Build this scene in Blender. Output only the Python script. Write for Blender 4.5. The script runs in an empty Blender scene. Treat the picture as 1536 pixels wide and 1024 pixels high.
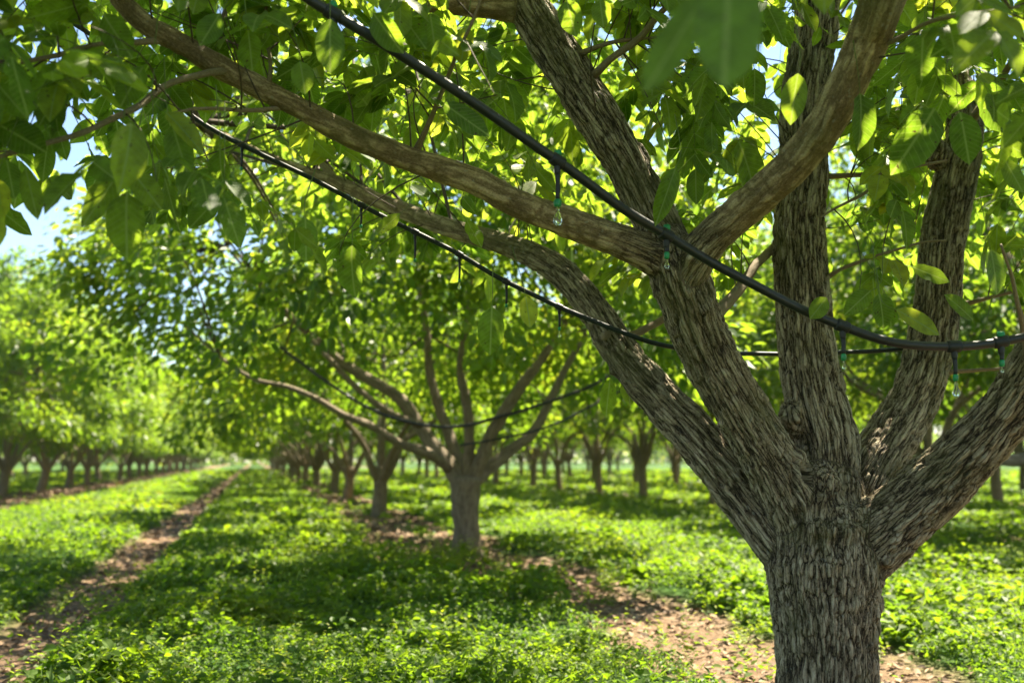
import bpy, math, random
import numpy as np
from mathutils import Vector

random.seed(7)
RNG = np.random.default_rng(7)
scene = bpy.context.scene
COL = scene.collection
R = math.radians

# ------------------------------------------------------------------ camera
CAM_H = 1.25
FOC = 35.0 / 36.0 * 1536.0
YAW = R(14.4)                       # the lens looks a little right of the rows
PITCH = math.atan((690 - 512) / FOC)
CAM = np.array([0.0, 0.0, CAM_H])
c_r = np.array([math.cos(YAW), -math.sin(YAW), 0.0])
c_fh = np.array([math.sin(YAW), math.cos(YAW), 0.0])
c_f = c_fh * math.cos(PITCH) + np.array([0, 0, math.sin(PITCH)])
c_u = np.cross(c_r, c_f)


def at(px, py, d):
    """world point seen at photo pixel (px, py), d metres along the lens axis"""
    return CAM + d * (c_f + c_r * ((px - 768) / FOC) + c_u * ((512 - py) / FOC))


def on_ground(px, py):
    v = c_f + c_r * ((px - 768) / FOC) + c_u * ((512 - py) / FOC)
    return CAM + v * (-CAM_H / v[2])


def proj(P):
    q = np.asarray(P) - CAM
    d = q @ c_f
    dd = np.where(np.abs(d) < 1e-4, 1e-4, d)
    return 768 + FOC * (q @ c_r) / dd, 512 - FOC * (q @ c_u) / dd, d


cam_d = bpy.data.cameras.new("camera")
cam_d.lens = 35.0
cam_d.sensor_width = 36.0
cam_d.clip_start = 0.05
cam_d.clip_end = 3000
cam_d.dof.use_dof = True
cam_d.dof.focus_distance = 3.7
cam_d.dof.aperture_fstop = 1.9
cam_d.dof.aperture_blades = 9
cam = bpy.data.objects.new("camera", cam_d)
COL.objects.link(cam)
cam.location = CAM
cam.rotation_euler = (math.pi / 2 + PITCH, 0, -YAW)
scene.camera = cam

# ------------------------------------------------------------------ noise
_perm = np.random.default_rng(3).permutation(256).astype(np.int64)
_perm = np.concatenate([_perm, _perm, _perm])
_g = np.random.default_rng(5).normal(size=(256, 3))
_g /= np.linalg.norm(_g, axis=1)[:, None]


def noise3(p):
    p = np.asarray(p, dtype=np.float64)
    i = np.floor(p).astype(np.int64)
    f = p - i
    u = f * f * f * (f * (f * 6 - 15) + 10)
    i &= 255
    out = 0
    for dx in (0, 1):
        wx = u[:, 0] if dx else 1 - u[:, 0]
        for dy in (0, 1):
            wy = u[:, 1] if dy else 1 - u[:, 1]
            for dz in (0, 1):
                wz = u[:, 2] if dz else 1 - u[:, 2]
                h = _perm[_perm[_perm[(i[:, 0] + dx) & 255] + ((i[:, 1] + dy) & 255)] + ((i[:, 2] + dz) & 255)]
                g = _g[h]
                out = out + wx * wy * wz * (g[:, 0] * (f[:, 0] - dx) + g[:, 1] * (f[:, 1] - dy) + g[:, 2] * (f[:, 2] - dz))
    return out


def cells(p):
    """distance to the border between cells (F2 - F1) of a jittered grid"""
    p = np.asarray(p, dtype=np.float32)
    i = np.floor(p).astype(np.int64)
    f1 = np.full(len(p), 9.0, np.float32)
    f2 = np.full(len(p), 9.0, np.float32)
    for dx in (-1, 0, 1):
        for dy in (-1, 0, 1):
            for dz in (-1, 0, 1):
                c = i + np.array([dx, dy, dz])
                h = _perm[_perm[_perm[c[:, 0] & 255] + (c[:, 1] & 255)] + (c[:, 2] & 255)]
                d = np.linalg.norm(c + .5 + _g[h] * .55 - p, axis=1).astype(np.float32)
                f2 = np.minimum(np.maximum(f1, d), f2)
                f1 = np.minimum(f1, d)
    return f2 - f1


def noise2(x, y, s, seed=0.0):
    x = np.asarray(x, float).ravel()
    y = np.asarray(y, float).ravel()
    return noise3(np.stack([x * s, y * s, np.full_like(x, seed + 0.37)], 1))


def smooth(a, b, x):
    t = np.clip((x - a) / (b - a), 0, 1)
    return t * t * (3 - 2 * t)


# ------------------------------------------------------------------ mesh helpers
def mesh_data(name, V, faces, mat, attrs=None, mat_idx=None, shade=True):
    """faces: list of integer arrays (n, k)"""
    me = bpy.data.meshes.new(name)
    V = np.ascontiguousarray(V, dtype=np.float32)
    faces = [np.asarray(f, dtype=np.int32) for f in faces if len(f)]
    me.vertices.add(len(V))
    me.vertices.foreach_set("co", V.ravel())
    nl = sum(f.size for f in faces)
    npoly = sum(len(f) for f in faces)
    me.loops.add(nl)
    me.loops.foreach_set("vertex_index", np.concatenate([f.ravel() for f in faces]))
    me.polygons.add(npoly)
    sizes = np.concatenate([np.full(len(f), f.shape[1], dtype=np.int32) for f in faces])
    starts = np.concatenate([[0], np.cumsum(sizes)[:-1]]).astype(np.int32)
    me.polygons.foreach_set("loop_start", starts)
    for m in (mat if isinstance(mat, (list, tuple)) else [mat]):
        me.materials.append(m)
    if mat_idx is not None:
        me.polygons.foreach_set("material_index", np.asarray(mat_idx, dtype=np.int32))
    me.polygons.foreach_set("use_smooth", np.full(npoly, shade, dtype=bool))
    for k, a in (attrs or {}).items():
        a = np.asarray(a, dtype=np.float32)
        if a.ndim == 1:
            at_ = me.attributes.new(k, 'FLOAT', 'POINT')
            at_.data.foreach_set("value", a)
        else:
            at_ = me.attributes.new(k, 'FLOAT_VECTOR', 'POINT')
            at_.data.foreach_set("vector", np.ascontiguousarray(a).ravel())
    me.update(calc_edges=True)
    return me


def obj(name, me, parent=None):
    o = bpy.data.objects.new(name, me)
    COL.objects.link(o)
    if parent is not None:
        o.parent = parent
    return o


def tag(o, label=None, cat=None, group=None, kind=None):
    if label:
        o["label"] = label
    if cat:
        o["category"] = cat
    if group:
        o["group"] = group
    if kind:
        o["kind"] = kind
    return o


def empty(name, loc, rz=0.0, sc=1.0):
    o = bpy.data.objects.new(name, None)
    COL.objects.link(o)
    o.empty_display_size = 0.3
    o.location = [float(x) for x in loc]
    o.rotation_euler = (0, 0, rz)
    o.scale = (sc, sc, sc)
    return o


def spline(P, W, step):
    """Catmull-Rom resample of points P and radii W"""
    P = np.asarray(P, float)
    W = np.asarray(W, float)
    n = len(P)
    Q = np.vstack([2 * P[0] - P[1], P, 2 * P[-1] - P[-2]])
    outp, outw = [], []
    for i in range(n - 1):
        p0, p1, p2, p3 = Q[i], Q[i + 1], Q[i + 2], Q[i + 3]
        m = max(2, int(math.ceil(np.linalg.norm(p2 - p1) / step)))
        t = np.linspace(0, 1, m, endpoint=False)[:, None]
        outp.append(0.5 * (2 * p1 + (p2 - p0) * t + (2 * p0 - 5 * p1 + 4 * p2 - p3) * t ** 2 + (3 * p1 - p0 - 3 * p2 + p3) * t ** 3))
        outw.append(W[i] + (W[i + 1] - W[i]) * (t[:, 0] ** 2 * (3 - 2 * t[:, 0])))
    outp.append(P[-1:])
    outw.append(W[-1:])
    return np.vstack(outp), np.concatenate(outw)


def frames(P):
    T = np.gradient(P, axis=0)
    T /= np.linalg.norm(T, axis=1)[:, None] + 1e-12
    N = np.zeros_like(T)
    a = np.array([1.0, 0, 0]) if abs(T[0, 0]) < 0.8 else np.array([0, 1.0, 0])
    n = np.cross(T[0], a)
    n /= np.linalg.norm(n)
    for i in range(len(T)):
        n = n - T[i] * (n @ T[i])
        n /= np.linalg.norm(n) + 1e-12
        N[i] = n
    return T, N, np.cross(T, N)


class MB:
    """collects pieces of one mesh"""
    def __init__(s):
        s.V, s.Q, s.T, s.B, s.n, s.mq, s.mt = [], [], [], [], 0, [], []

    def add(s, V, Q=None, T=None, bark=None, mi=0):
        V = np.asarray(V, float)
        s.V.append(V)
        s.B.append(np.zeros((len(V), 3)) if bark is None else bark)
        if Q is not None and len(Q):
            s.Q.append(np.asarray(Q) + s.n)
            s.mq.append(np.full(len(Q), mi))
        if T is not None and len(T):
            s.T.append(np.asarray(T) + s.n)
            s.mt.append(np.full(len(T), mi))
        s.n += len(V)

    def tube(s, P, W, k=8, step=None, cap=True, mi=0, off=0.0, wob=0.0):
        if step:
            P, W = spline(P, W, step)
        P = np.asarray(P, float)
        W = np.asarray(W, float)
        T, N, B = frames(P)
        a = np.arange(k) * 2 * math.pi / k
        ca, sa = np.cos(a), np.sin(a)
        w = W[:, None] * np.ones(k)
        if wob:
            w = w * (1 + wob * noise3(np.stack([np.repeat(ca[None], len(P), 0).ravel() * 1.3 + off, np.repeat(sa[None], len(P), 0).ravel() * 1.3, np.repeat(np.arange(len(P)) * 0.45, k)], 1)).reshape(len(P), k))
        V = P[:, None, :] + w[..., None] * (ca[None, :, None] * N[:, None, :] + sa[None, :, None] * B[:, None, :])
        L = np.concatenate([[0], np.cumsum(np.linalg.norm(np.diff(P, axis=0), axis=1))])
        bark = np.stack([(W[:, None] * ca).ravel(), (W[:, None] * sa).ravel(), np.repeat(L, k)], 1) + off
        i = np.arange(len(P) - 1)[:, None] * k
        j = np.arange(k)[None]
        j2 = (j + 1) % k
        Q = np.stack([i + j, i + j2, i + k + j2, i + k + j], -1).reshape(-1, 4)
        V = V.reshape(-1, 3)
        Tt = None
        if cap:
            n = len(V)
            V = np.vstack([V, P[:1], P[-1:]])
            bark = np.vstack([bark, bark[:1], bark[-1:]])
            e = (len(P) - 1) * k
            jj = np.arange(k)
            Tt = np.vstack([np.stack([np.full(k, n), (jj + 1) % k, jj], 1), np.stack([np.full(k, n + 1), e + jj, e + (jj + 1) % k], 1)])
        s.add(V, Q, Tt, bark, mi)

    def lathe(s, c, prof, k=16, mi=0):
        """prof: list of (radius, z) from c upward along z"""
        a = np.arange(k) * 2 * math.pi / k
        V = np.array([[c[0] + r * math.cos(t), c[1] + r * math.sin(t), c[2] + z] for r, z in prof for t in a])
        i = np.arange(len(prof) - 1)[:, None] * k
        j = np.arange(k)[None]
        j2 = (j + 1) % k
        Q = np.stack([i + j, i + j2, i + k + j2, i + k + j], -1).reshape(-1, 4)
        s.add(V, Q, None, None, mi)

    def data(s, name, mat, attrs=None, shade=True):
        V = np.vstack(s.V)
        fs, mi = [], []
        if s.Q:
            fs.append(np.vstack(s.Q))
            mi.append(np.concatenate(s.mq))
        if s.T:
            fs.append(np.vstack(s.T))
            mi.append(np.concatenate(s.mt))
        A = {"bark": np.vstack(s.B)}
        A.update(attrs or {})
        return mesh_data(name, V, fs, mat, A, np.concatenate(mi), shade)


# ------------------------------------------------------------------ materials
def new_mat(name):
    m = bpy.data.materials.new(name)
    m.use_nodes = True
    nt = m.node_tree
    nt.nodes.clear()
    out = nt.nodes.new("ShaderNodeOutputMaterial")

    def N(t, **kw):
        n = nt.nodes.new(t)
        for k, v in kw.items():
            if k in n.inputs.keys():
                n.inputs[k].default_value = v
            else:
                setattr(n, k, v)
        return n

    def L(a, ao, b, bi):
        nt.links.new(a.outputs[ao], b.inputs[bi])
    return m, nt, N, L, out


def ramp(n, stops):
    cr = n.color_ramp
    while len(cr.elements) < len(stops):
        cr.elements.new(0.5)
    for e, (p, c) in zip(cr.elements, stops):
        e.position = p
        e.color = (*c, 1)


def leaf_material(name, stops, tstops, veins=False, rough=0.5, trans=0.52, spec=0.3):
    m, nt, N, L, out = new_mat(name)
    a = N("ShaderNodeAttribute", attribute_name="luv")
    sep = N("ShaderNodeSeparateXYZ")
    L(a, "Vector", sep, 0)
    r1 = N("ShaderNodeValToRGB")
    ramp(r1, stops)
    L(sep, 2, r1, 0)
    r2 = N("ShaderNodeValToRGB")
    ramp(r2, tstops)
    L(sep, 2, r2, 0)
    pr = N("ShaderNodeBsdfPrincipled", Roughness=rough)
    pr.inputs["Specular IOR Level"].default_value = spec
    tr = N("ShaderNodeBsdfTranslucent")
    mx = N("ShaderNodeMixShader")
    mx.inputs[0].default_value = trans
    if veins:
        ab = N("ShaderNodeMath", operation='ABSOLUTE')
        L(sep, 0, ab, 0)
        # midrib
        mid = N("ShaderNodeMapRange", interpolation_type='SMOOTHSTEP')
        mid.inputs["From Min"].default_value = 0.03
        mid.inputs["From Max"].default_value = 0.10
        mid.inputs["To Min"].default_value = 1
        mid.inputs["To Max"].default_value = 0
        L(ab, 0, mid, 0)
        # side veins sweep towards the tip
        mu = N("ShaderNodeMath", operation='MULTIPLY_ADD')
        L(ab, 0, mu, 0)
        mu.inputs[1].default_value = -0.22
        L(sep, 1, mu, 2)
        fr = N("ShaderNodeMath", operation='MULTIPLY')
        L(mu, 0, fr, 0)
        fr.inputs[1].default_value = 11.0
        ff = N("ShaderNodeMath", operation='PINGPONG')
        L(fr, 0, ff, 0)
        ff.inputs[1].default_value = 0.5
        sv = N("ShaderNodeMapRange", interpolation_type='SMOOTHSTEP')
        sv.inputs["From Min"].default_value = 0.02
        sv.inputs["From Max"].default_value = 0.09
        sv.inputs["To Min"].default_value = 0.6
        sv.inputs["To Max"].default_value = 0
        L(ff, 0, sv, 0)
        vm = N("ShaderNodeMath", operation='MAXIMUM')
        L(mid, 0, vm, 0)
        L(sv, 0, vm, 1)
        # blade mottling
        tc = N("ShaderNodeTexCoord")
        nz = N("ShaderNodeTexNoise", Scale=38.0, Detail=3.0)
        L(tc, "Object", nz, "Vector")
        br = N("ShaderNodeMapRange")
        br.inputs["From Min"].default_value = 0.3
        br.inputs["From Max"].default_value = 0.7
        br.inputs["To Min"].default_value = 0.72
        br.inputs["To Max"].default_value = 1.25
        L(nz, "Fac", br, 0)
        # blemishes
        nz2 = N("ShaderNodeTexNoise", Scale=90.0, Detail=1.0)
        L(tc, "Object", nz2, "Vector")
        bl = N("ShaderNodeMapRange", interpolation_type='SMOOTHSTEP')
        bl.inputs["From Min"].default_value = 0.72
        bl.inputs["From Max"].default_value = 0.76
        L(nz2, "Fac", bl, 0)
        for rr, sh, vc in ((r1, pr, (0.17, 0.25, 0.06)), (r2, tr, (0.42, 0.52, 0.10))):
            m1 = N("ShaderNodeMix", data_type='RGBA', blend_type='MULTIPLY')
            m1.inputs[0].default_value = 1
            L(rr, 0, m1, 6)
            L(br, 0, m1, 7)
            m2 = N("ShaderNodeMix", data_type='RGBA')
            L(vm, 0, m2, 0)
            L(m1, 2, m2, 6)
            m2.inputs[7].default_value = (*vc, 1)
            m3 = N("ShaderNodeMix", data_type='RGBA')
            L(bl, 0, m3, 0)
            L(m2, 2, m3, 6)
            m3.inputs[7].default_value = (0.09, 0.06, 0.02, 1)
            L(m3, 2, sh, 0)
        bp = N("ShaderNodeBump", Strength=0.35, Distance=0.002)
        bp.invert = True
        L(vm, 0, bp, "Height")
        L(bp, 0, pr, "Normal")
    else:
        L(r1, 0, pr, 0)
        L(r2, 0, tr, 0)
    L(pr, 0, mx, 1)
    L(tr, 0, mx, 2)
    L(mx, 0, out, 0)
    return m


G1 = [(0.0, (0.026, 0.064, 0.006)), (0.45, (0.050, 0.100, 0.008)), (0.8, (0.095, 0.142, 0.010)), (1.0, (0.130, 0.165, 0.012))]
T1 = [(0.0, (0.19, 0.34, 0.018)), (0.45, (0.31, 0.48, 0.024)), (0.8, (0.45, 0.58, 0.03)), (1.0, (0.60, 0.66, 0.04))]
M_LEAF = leaf_material("walnut_leaf", G1, T1, veins=True)
M_LEAF_BG = leaf_material("orchard_leaf", G1, T1, veins=False, rough=0.42, trans=0.49, spec=0.42)
GC = [(0.0, (0.024, 0.062, 0.004)), (0.5, (0.062, 0.110, 0.006)), (0.85, (0.125, 0.160, 0.010)), (1.0, (0.20, 0.20, 0.035))]
TC = [(0.0, (0.18, 0.36, 0.015)), (0.5, (0.32, 0.50, 0.016)), (0.85, (0.48, 0.60, 0.02)), (1.0, (0.58, 0.58, 0.05))]
M_COVER = leaf_material("cover_leaf", GC, TC, rough=0.55, trans=0.42, spec=0.3)


def bark_material(name, cols, scale=1.0, bump=1.0, moss=0.35, plates=1.0, young=None):
    m, nt, N, L, out = new_mat(name)
    a = N("ShaderNodeAttribute", attribute_name="bark")
    cav = N("ShaderNodeAttribute", attribute_name="ridge")
    mp = N("ShaderNodeMapping")
    mp.inputs["Scale"].default_value = (55 * scale, 55 * scale, 13 * scale)
    L(a, "Vector", mp, 0)
    n1 = N("ShaderNodeTexNoise", Scale=1.0, Detail=6.0, Roughness=0.62, Distortion=0.6)
    L(mp, 0, n1, "Vector")
    mp2 = N("ShaderNodeMapping")
    mp2.inputs["Scale"].default_value = (190 * scale, 190 * scale, 120 * scale)
    L(a, "Vector", mp2, 0)
    n2 = N("ShaderNodeTexNoise", Scale=1.0, Detail=4.0, Roughness=0.6)
    L(mp2, 0, n2, "Vector")
    v1 = N("ShaderNodeTexVoronoi", feature='DISTANCE_TO_EDGE', Scale=1.0)
    mp3 = N("ShaderNodeMapping")
    mp3.inputs["Scale"].default_value = (74 * scale, 74 * scale, 5.5 * scale)
    L(a, "Vector", mp3, 0)
    dn = N("ShaderNodeMix", data_type='RGBA', blend_type='LINEAR_LIGHT')
    dn.inputs[0].default_value = 0.6
    L(mp3, 0, dn, 6)
    L(n1, "Color", dn, 7)
    L(dn, 2, v1, "Vector")
    fur = N("ShaderNodeMapRange", interpolation_type='SMOOTHSTEP')
    fur.inputs["From Min"].default_value = 0.0
    fur.inputs["From Max"].default_value = 0.16
    L(v1, "Distance", fur, 0)
    # big patches
    mp4 = N("ShaderNodeMapping")
    mp4.inputs["Scale"].default_value = (5, 5, 3)
    L(a, "Vector", mp4, 0)
    n3 = N("ShaderNodeTexNoise", Scale=1.0, Detail=4.0)
    L(mp4, 0, n3, "Vector")
    # colour: furrow brown to plate grey
    tot = N("ShaderNodeMath", operation='MULTIPLY_ADD')
    L(n1, "Fac", tot, 0)
    tot.inputs[1].default_value = 0.4
    L(n2, "Fac", tot, 2)
    t2 = N("ShaderNodeMath", operation='MULTIPLY_ADD')
    L(cav, "Fac", t2, 0)
    t2.inputs[1].default_value = 0.6
    L(tot, 0, t2, 2)
    t3 = N("ShaderNodeMath", operation='MULTIPLY_ADD')
    L(fur, 0, t3, 0)
    t3.inputs[1].default_value = 0.46 * plates
    L(t2, 0, t3, 2)
    t4 = N("ShaderNodeMath", operation='ADD')
    L(t3, 0, t4, 0)
    t4.inputs[1].default_value = .40 * (1 - plates)
    t2 = t4
    cr = N("ShaderNodeValToRGB")
    ramp(cr, cols)
    sc_ = N("ShaderNodeMapRange")
    sc_.inputs["From Min"].default_value = 0.72
    sc_.inputs["From Max"].default_value = 1.85
    L(t2, 0, sc_, 0)
    L(sc_, 0, cr, 0)
    if young:
        yg = N("ShaderNodeAttribute", attribute_name="young")
        fk_ = N("ShaderNodeMath", operation='MULTIPLY_ADD')      # young wood has no plates
        L(yg, "Fac", fk_, 0)
        fk_.inputs[1].default_value = .8
        L(fur, 0, fk_, 2)
        fur = N("ShaderNodeMath", operation='MINIMUM')
        L(fk_, 0, fur, 0)
        fur.inputs[1].default_value = 1.0
        nt.links.new(fur.outputs[0], t3.inputs[0])
        cr2 = N("ShaderNodeValToRGB")
        ramp(cr2, young)
        L(sc_, 0, cr2, 0)
        ym = N("ShaderNodeMix", data_type='RGBA')
        L(yg, "Fac", ym, 0)
        L(cr, 0, ym, 6)
        L(cr2, 0, ym, 7)
        cr, cr_out = ym, 2
    else:
        cr_out = 0
    ms = N("ShaderNodeMapRange", interpolation_type='SMOOTHSTEP')
    ms.inputs["From Min"].default_value = 0.48
    ms.inputs["From Max"].default_value = 0.72
    ms.inputs["To Max"].default_value = moss
    L(n3, "Fac", ms, 0)
    mm = N("ShaderNodeMix", data_type='RGBA')
    L(ms, 0, mm, 0)
    L(cr, cr_out, mm, 6)
    mm.inputs[7].default_value = (0.105, 0.105, 0.028, 1)
    # lichen flecks
    v2 = N("ShaderNodeTexNoise", Scale=1.0, Detail=2.0)
    mp5 = N("ShaderNodeMapping")
    mp5.inputs["Scale"].default_value = (48, 48, 40)
    L(a, "Vector", mp5, 0)
    L(mp5, 0, v2, "Vector")
    lf = N("ShaderNodeMapRange", interpolation_type='SMOOTHSTEP')
    lf.inputs["From Min"].default_value = 0.66
    lf.inputs["From Max"].default_value = 0.72
    lf.inputs["To Max"].default_value = 0.5
    L(v2, "Fac", lf, 0)
    m3 = N("ShaderNodeMix", data_type='RGBA')
    L(lf, 0, m3, 0)
    L(mm, 2, m3, 6)
    m3.inputs[7].default_value = (0.30, 0.29, 0.22, 1)
    pr = N("ShaderNodeBsdfPrincipled", Roughness=0.82)
    pr.inputs["Specular IOR Level"].default_value = 0.3
    L(m3, 2, pr, 0)
    h = N("ShaderNodeMath", operation='MULTIPLY_ADD')
    L(fur, 0, h, 0)
    h.inputs[1].default_value = 0.7 * plates
    L(n1, "Fac", h, 2)
    h2 = N("ShaderNodeMath", operation='MULTIPLY_ADD')
    L(n2, "Fac", h2, 0)
    h2.inputs[1].default_value = 0.7
    L(h, 0, h2, 2)
    bp = N("ShaderNodeBump", Strength=1.0 * bump, Distance=0.010)
    L(h2, 0, bp, "Height")
    L(bp, 0, pr, "Normal")
    L(pr, 0, out, 0)
    return m


M_BARK = bark_material("walnut_bark", [(0.0, (0.022, 0.015, 0.008)), (0.25, (0.112, 0.083, 0.047)), (0.55, (0.285, 0.226, 0.142)), (1.0, (0.50, 0.42, 0.295))], moss=.5,
                       young=[(0.0, (0.045, 0.028, 0.013)), (0.4, (0.20, 0.138, 0.068)), (0.75, (0.42, 0.310, 0.170)), (1.0, (0.60, 0.48, 0.29))])
M_BARK_SM = bark_material("young_bark", [(0.0, (0.035, 0.022, 0.011)), (0.35, (0.115, 0.080, 0.043)), (0.7, (0.21, 0.158, 0.095)), (1.0, (0.32, 0.26, 0.17))], scale=1.3, bump=0.5, moss=0.3, plates=.15)
M_BARK_BG = bark_material("orchard_bark", [(0.0, (0.050, 0.036, 0.021)), (0.4, (0.140, 0.105, 0.065)), (0.8, (0.25, 0.195, 0.125)), (1.0, (0.36, 0.29, 0.20))], scale=0.6, bump=0.8, moss=0.15)


def plain(name, col, rough=0.5, spec=0.5, noise=0.0, nscale=40.0):
    m, nt, N, L, out = new_mat(name)
    pr = N("ShaderNodeBsdfPrincipled", Roughness=rough)
    pr.inputs["Specular IOR Level"].default_value = spec
    pr.inputs[0].default_value = (*col, 1)
    if noise:
        tc = N("ShaderNodeTexCoord")
        nz = N("ShaderNodeTexNoise", Scale=nscale, Detail=4.0)
        L(tc, "Object", nz, "Vector")
        mr = N("ShaderNodeMapRange")
        mr.inputs["From Min"].default_value = 0.3
        mr.inputs["From Max"].default_value = 0.7
        mr.inputs["To Min"].default_value = 1 - noise
        mr.inputs["To Max"].default_value = 1 + noise
        L(nz, "Fac", mr, 0)
        mx = N("ShaderNodeMix", data_type='RGBA', blend_type='MULTIPLY')
        mx.inputs[0].default_value = 1
        mx.inputs[6].default_value = (*col, 1)
        L(mr, 0, mx, 7)
        L(mx, 2, pr, 0)
        mr2 = N("ShaderNodeMapRange")
        mr2.inputs["To Min"].default_value = rough - 0.12
        mr2.inputs["To Max"].default_value = rough + 0.15
        L(nz, "Fac", mr2, 0)
        L(mr2, 0, pr, "Roughness")
    L(pr, 0, out, 0)
    return m


M_HOSE = plain("black_hose", (0.012, 0.012, 0.013), 0.42, 0.5, 0.4, 60)
M_HOSE_BACK = plain("back_hose", (0.014, 0.020, 0.017), 0.5, 0.3, 0.4, 60)
M_CLIP = plain("black_clip", (0.010, 0.011, 0.011), 0.5, 0.4, 0.3, 90)
M_GREEN = plain("green_plastic", (0.005, 0.20, 0.06), 0.4, 0.5, 0.25, 90)
M_STEMGREEN = plain("leaf_stalk", (0.11, 0.15, 0.03), 0.55, 0.3, 0.2, 60)
M_TWIG = plain("twig_bark", (0.075, 0.052, 0.032), 0.75, 0.3, 0.4, 90)
M_WOUND = plain("dark_hollow", (0.018, 0.012, 0.008), 0.9, 0.1, 0.4, 60)

m, nt, N, L, out = new_mat("clear_bulb")
gl = N("ShaderNodeBsdfGlass", Roughness=0.02, IOR=1.4)
gl.inputs[0].default_value = (0.97, 1.0, 0.97, 1)
L(gl, 0, out, 0)
M_GLASS = m

# ------------------------------------------------------------------ leaf building
def leaf_template(ny, fold=0.18, droop=0.18, wave=0.0, seed=0, tip=0.80):
    """unit leaf: x across (half width 1), y along 0..1, z along the normal; returns verts, quads, uv"""
    t = np.linspace(0, 1, ny + 1)
    tt_ = t ** 0.96
    w = np.clip(1 - np.abs(2 * tt_ - 1) ** 2.3, 0, 1) ** tip * (1 - .25 * smooth(.75, 1, t))
    w = w / w.max()
    w[0] = 0.02
    w[-1] = 0.01
    rg = np.random.default_rng(seed)
    V, uv = [], []
    for i, tt in enumerate(t):
        z = -droop * tt ** 2
        k = fold * w[i]
        ph = rg.normal(size=2) * wave * (0 < i < ny)
        V += [(-w[i], tt, z + k + ph[0]), (0, tt, z), (w[i], tt, z + k + ph[1])]
        uv += [(-w[i], tt), (0, tt), (w[i], tt)]
    Q = []
    for i in range(ny):
        a = i * 3
        Q += [(a, a + 1, a + 4, a + 3), (a + 1, a + 2, a + 5, a + 4)]
    return np.array(V, float), np.array(Q), np.array(uv, float)


TEMPL = [leaf_template(8, 0.05, 0.08, 0.014, 1), leaf_template(8, 0.11, 0.20, 0.018, 2, .72), leaf_template(8, 0.03, -0.04, 0.02, 3, .86), leaf_template(8, 0.09, 0.30, 0.022, 4), leaf_template(10, 0.02, 0.0, 0.008, 5, .5)]


def unit(v):
    return v / (np.linalg.norm(v, axis=-1, keepdims=True) + 1e-12)


def leaves_mesh(O, D, Nn, Ln, Wd, tint, templ):
    """arrays of leaves with one template -> V, Q, luv"""
    T, Q, uv = templ
    D = unit(D)
    X = unit(np.cross(D, Nn))
    Nn = np.cross(X, D)
    V = (O[:, None] + (T[None, :, 0:1] * (Wd[:, None, None] * 0.5)) * X[:, None] + (T[None, :, 1:2] * Ln[:, None, None]) * D[:, None]
         + (T[None, :, 2:3] * Ln[:, None, None]) * Nn[:, None])
    n = len(T)
    QQ = (np.arange(len(O))[:, None, None] * n + Q[None]).reshape(-1, 4)
    luv = np.empty((len(O), n, 3))
    luv[:, :, 0:2] = uv[None]
    luv[:, :, 2] = tint[:, None]
    return V.reshape(-1, 3), QQ, luv.reshape(-1, 3)


def diamond_mesh(O, D, Nn, Ln, Wd, tint, fold=0.18):
    """cheap folded leaves (two triangles' worth each side) for crowns far from the lens"""
    D = unit(D)
    X = unit(np.cross(D, Nn))
    Nn = np.cross(X, D)
    T = np.array([(0, 0, 0), (0.8, 0.33, fold), (0.72, 0.68, fold * 0.6), (0, 1, -0.12), (-0.72, 0.68, fold * 0.6), (-0.8, 0.33, fold)], float)
    V = (O[:, None] + (T[None, :, 0:1] * (Wd[:, None, None] * 0.62)) * X[:, None] + (T[None, :, 1:2] * Ln[:, None, None]) * D[:, None]
         + (T[None, :, 2:3] * Wd[:, None, None]) * Nn[:, None])
    b = np.arange(len(O))[:, None] * 6
    Q = np.vstack([b + np.array([[0, 1, 2, 3]]), b + np.array([[0, 3, 4, 5]])])
    luv = np.zeros((len(O), 6, 3))
    luv[:, :, 0] = T[None, :, 0]
    luv[:, :, 1] = T[None, :, 1]
    luv[:, :, 2] = tint[:, None]
    return V.reshape(-1, 3), Q, luv.reshape(-1, 3)


# ------------------------------------------------------------------ the near walnut tree: limbs
BASE = on_ground(1238, 1150)


def limb(pts, extra=()):
    """pts: (px, py, depth, width px); extra: (dx, dy, dz, diameter) steps in metres"""
    P = [at(a, b, d) for a, b, d, w in pts]
    W = [w * d / FOC / 2 for a, b, d, w in pts]
    for dx, dy, dz, dia in extra:
        P.append(P[-1] + np.array([dx, dy, dz]))
        W.append(dia / 2)
    return np.array(P), np.array(W)


DT = float((BASE - CAM) @ c_f)          # depth of the trunk
LIMBS = {}
tp = [(1238, 1180, DT, 190), (1238, 1140, DT, 176), (1240, 1080, DT, 156), (1240, 1010, DT, 148), (1239, 940, DT, 151), (1237, 885, DT, 164), (1236, 840, DT, 178), (1237, 790, DT, 160), (1238, 750, DT, 130)]
LIMBS["trunk"] = limb(tp)
LIMBS["A"] = limb([(1215, 870, DT, 80), (1178, 822, DT + .02, 84), (1118, 745, DT + .08, 76), (1051, 662, DT + .16, 70), (978, 585, DT + .26, 62), (935, 533, DT + .34, 56), (897, 474, DT + .42, 49), (858, 424, DT + .5, 46), (818, 392, DT + .56, 43), (756, 366, DT + .66, 33), (680, 344, DT + .78, 29), (618, 321, DT + .9, 27), (556, 296, DT + 1.0, 24), (500, 271, DT + 1.1, 21), (430, 247, DT + 1.2, 15), (350, 210, DT + 1.3, 11), (290, 180, DT + 1.4, 7)])
LIMBS["B"] = limb([(1216, 830, DT - .02, 90), (1185, 745, DT - .05, 88), (1148, 675, DT - .1, 84), (1103, 600, DT - .17, 82), (1058, 520, DT - .24, 82), (1027, 440, DT - .32, 88), (1012, 395, DT - .36, 86), (998, 360, DT - .38, 66)])
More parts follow.
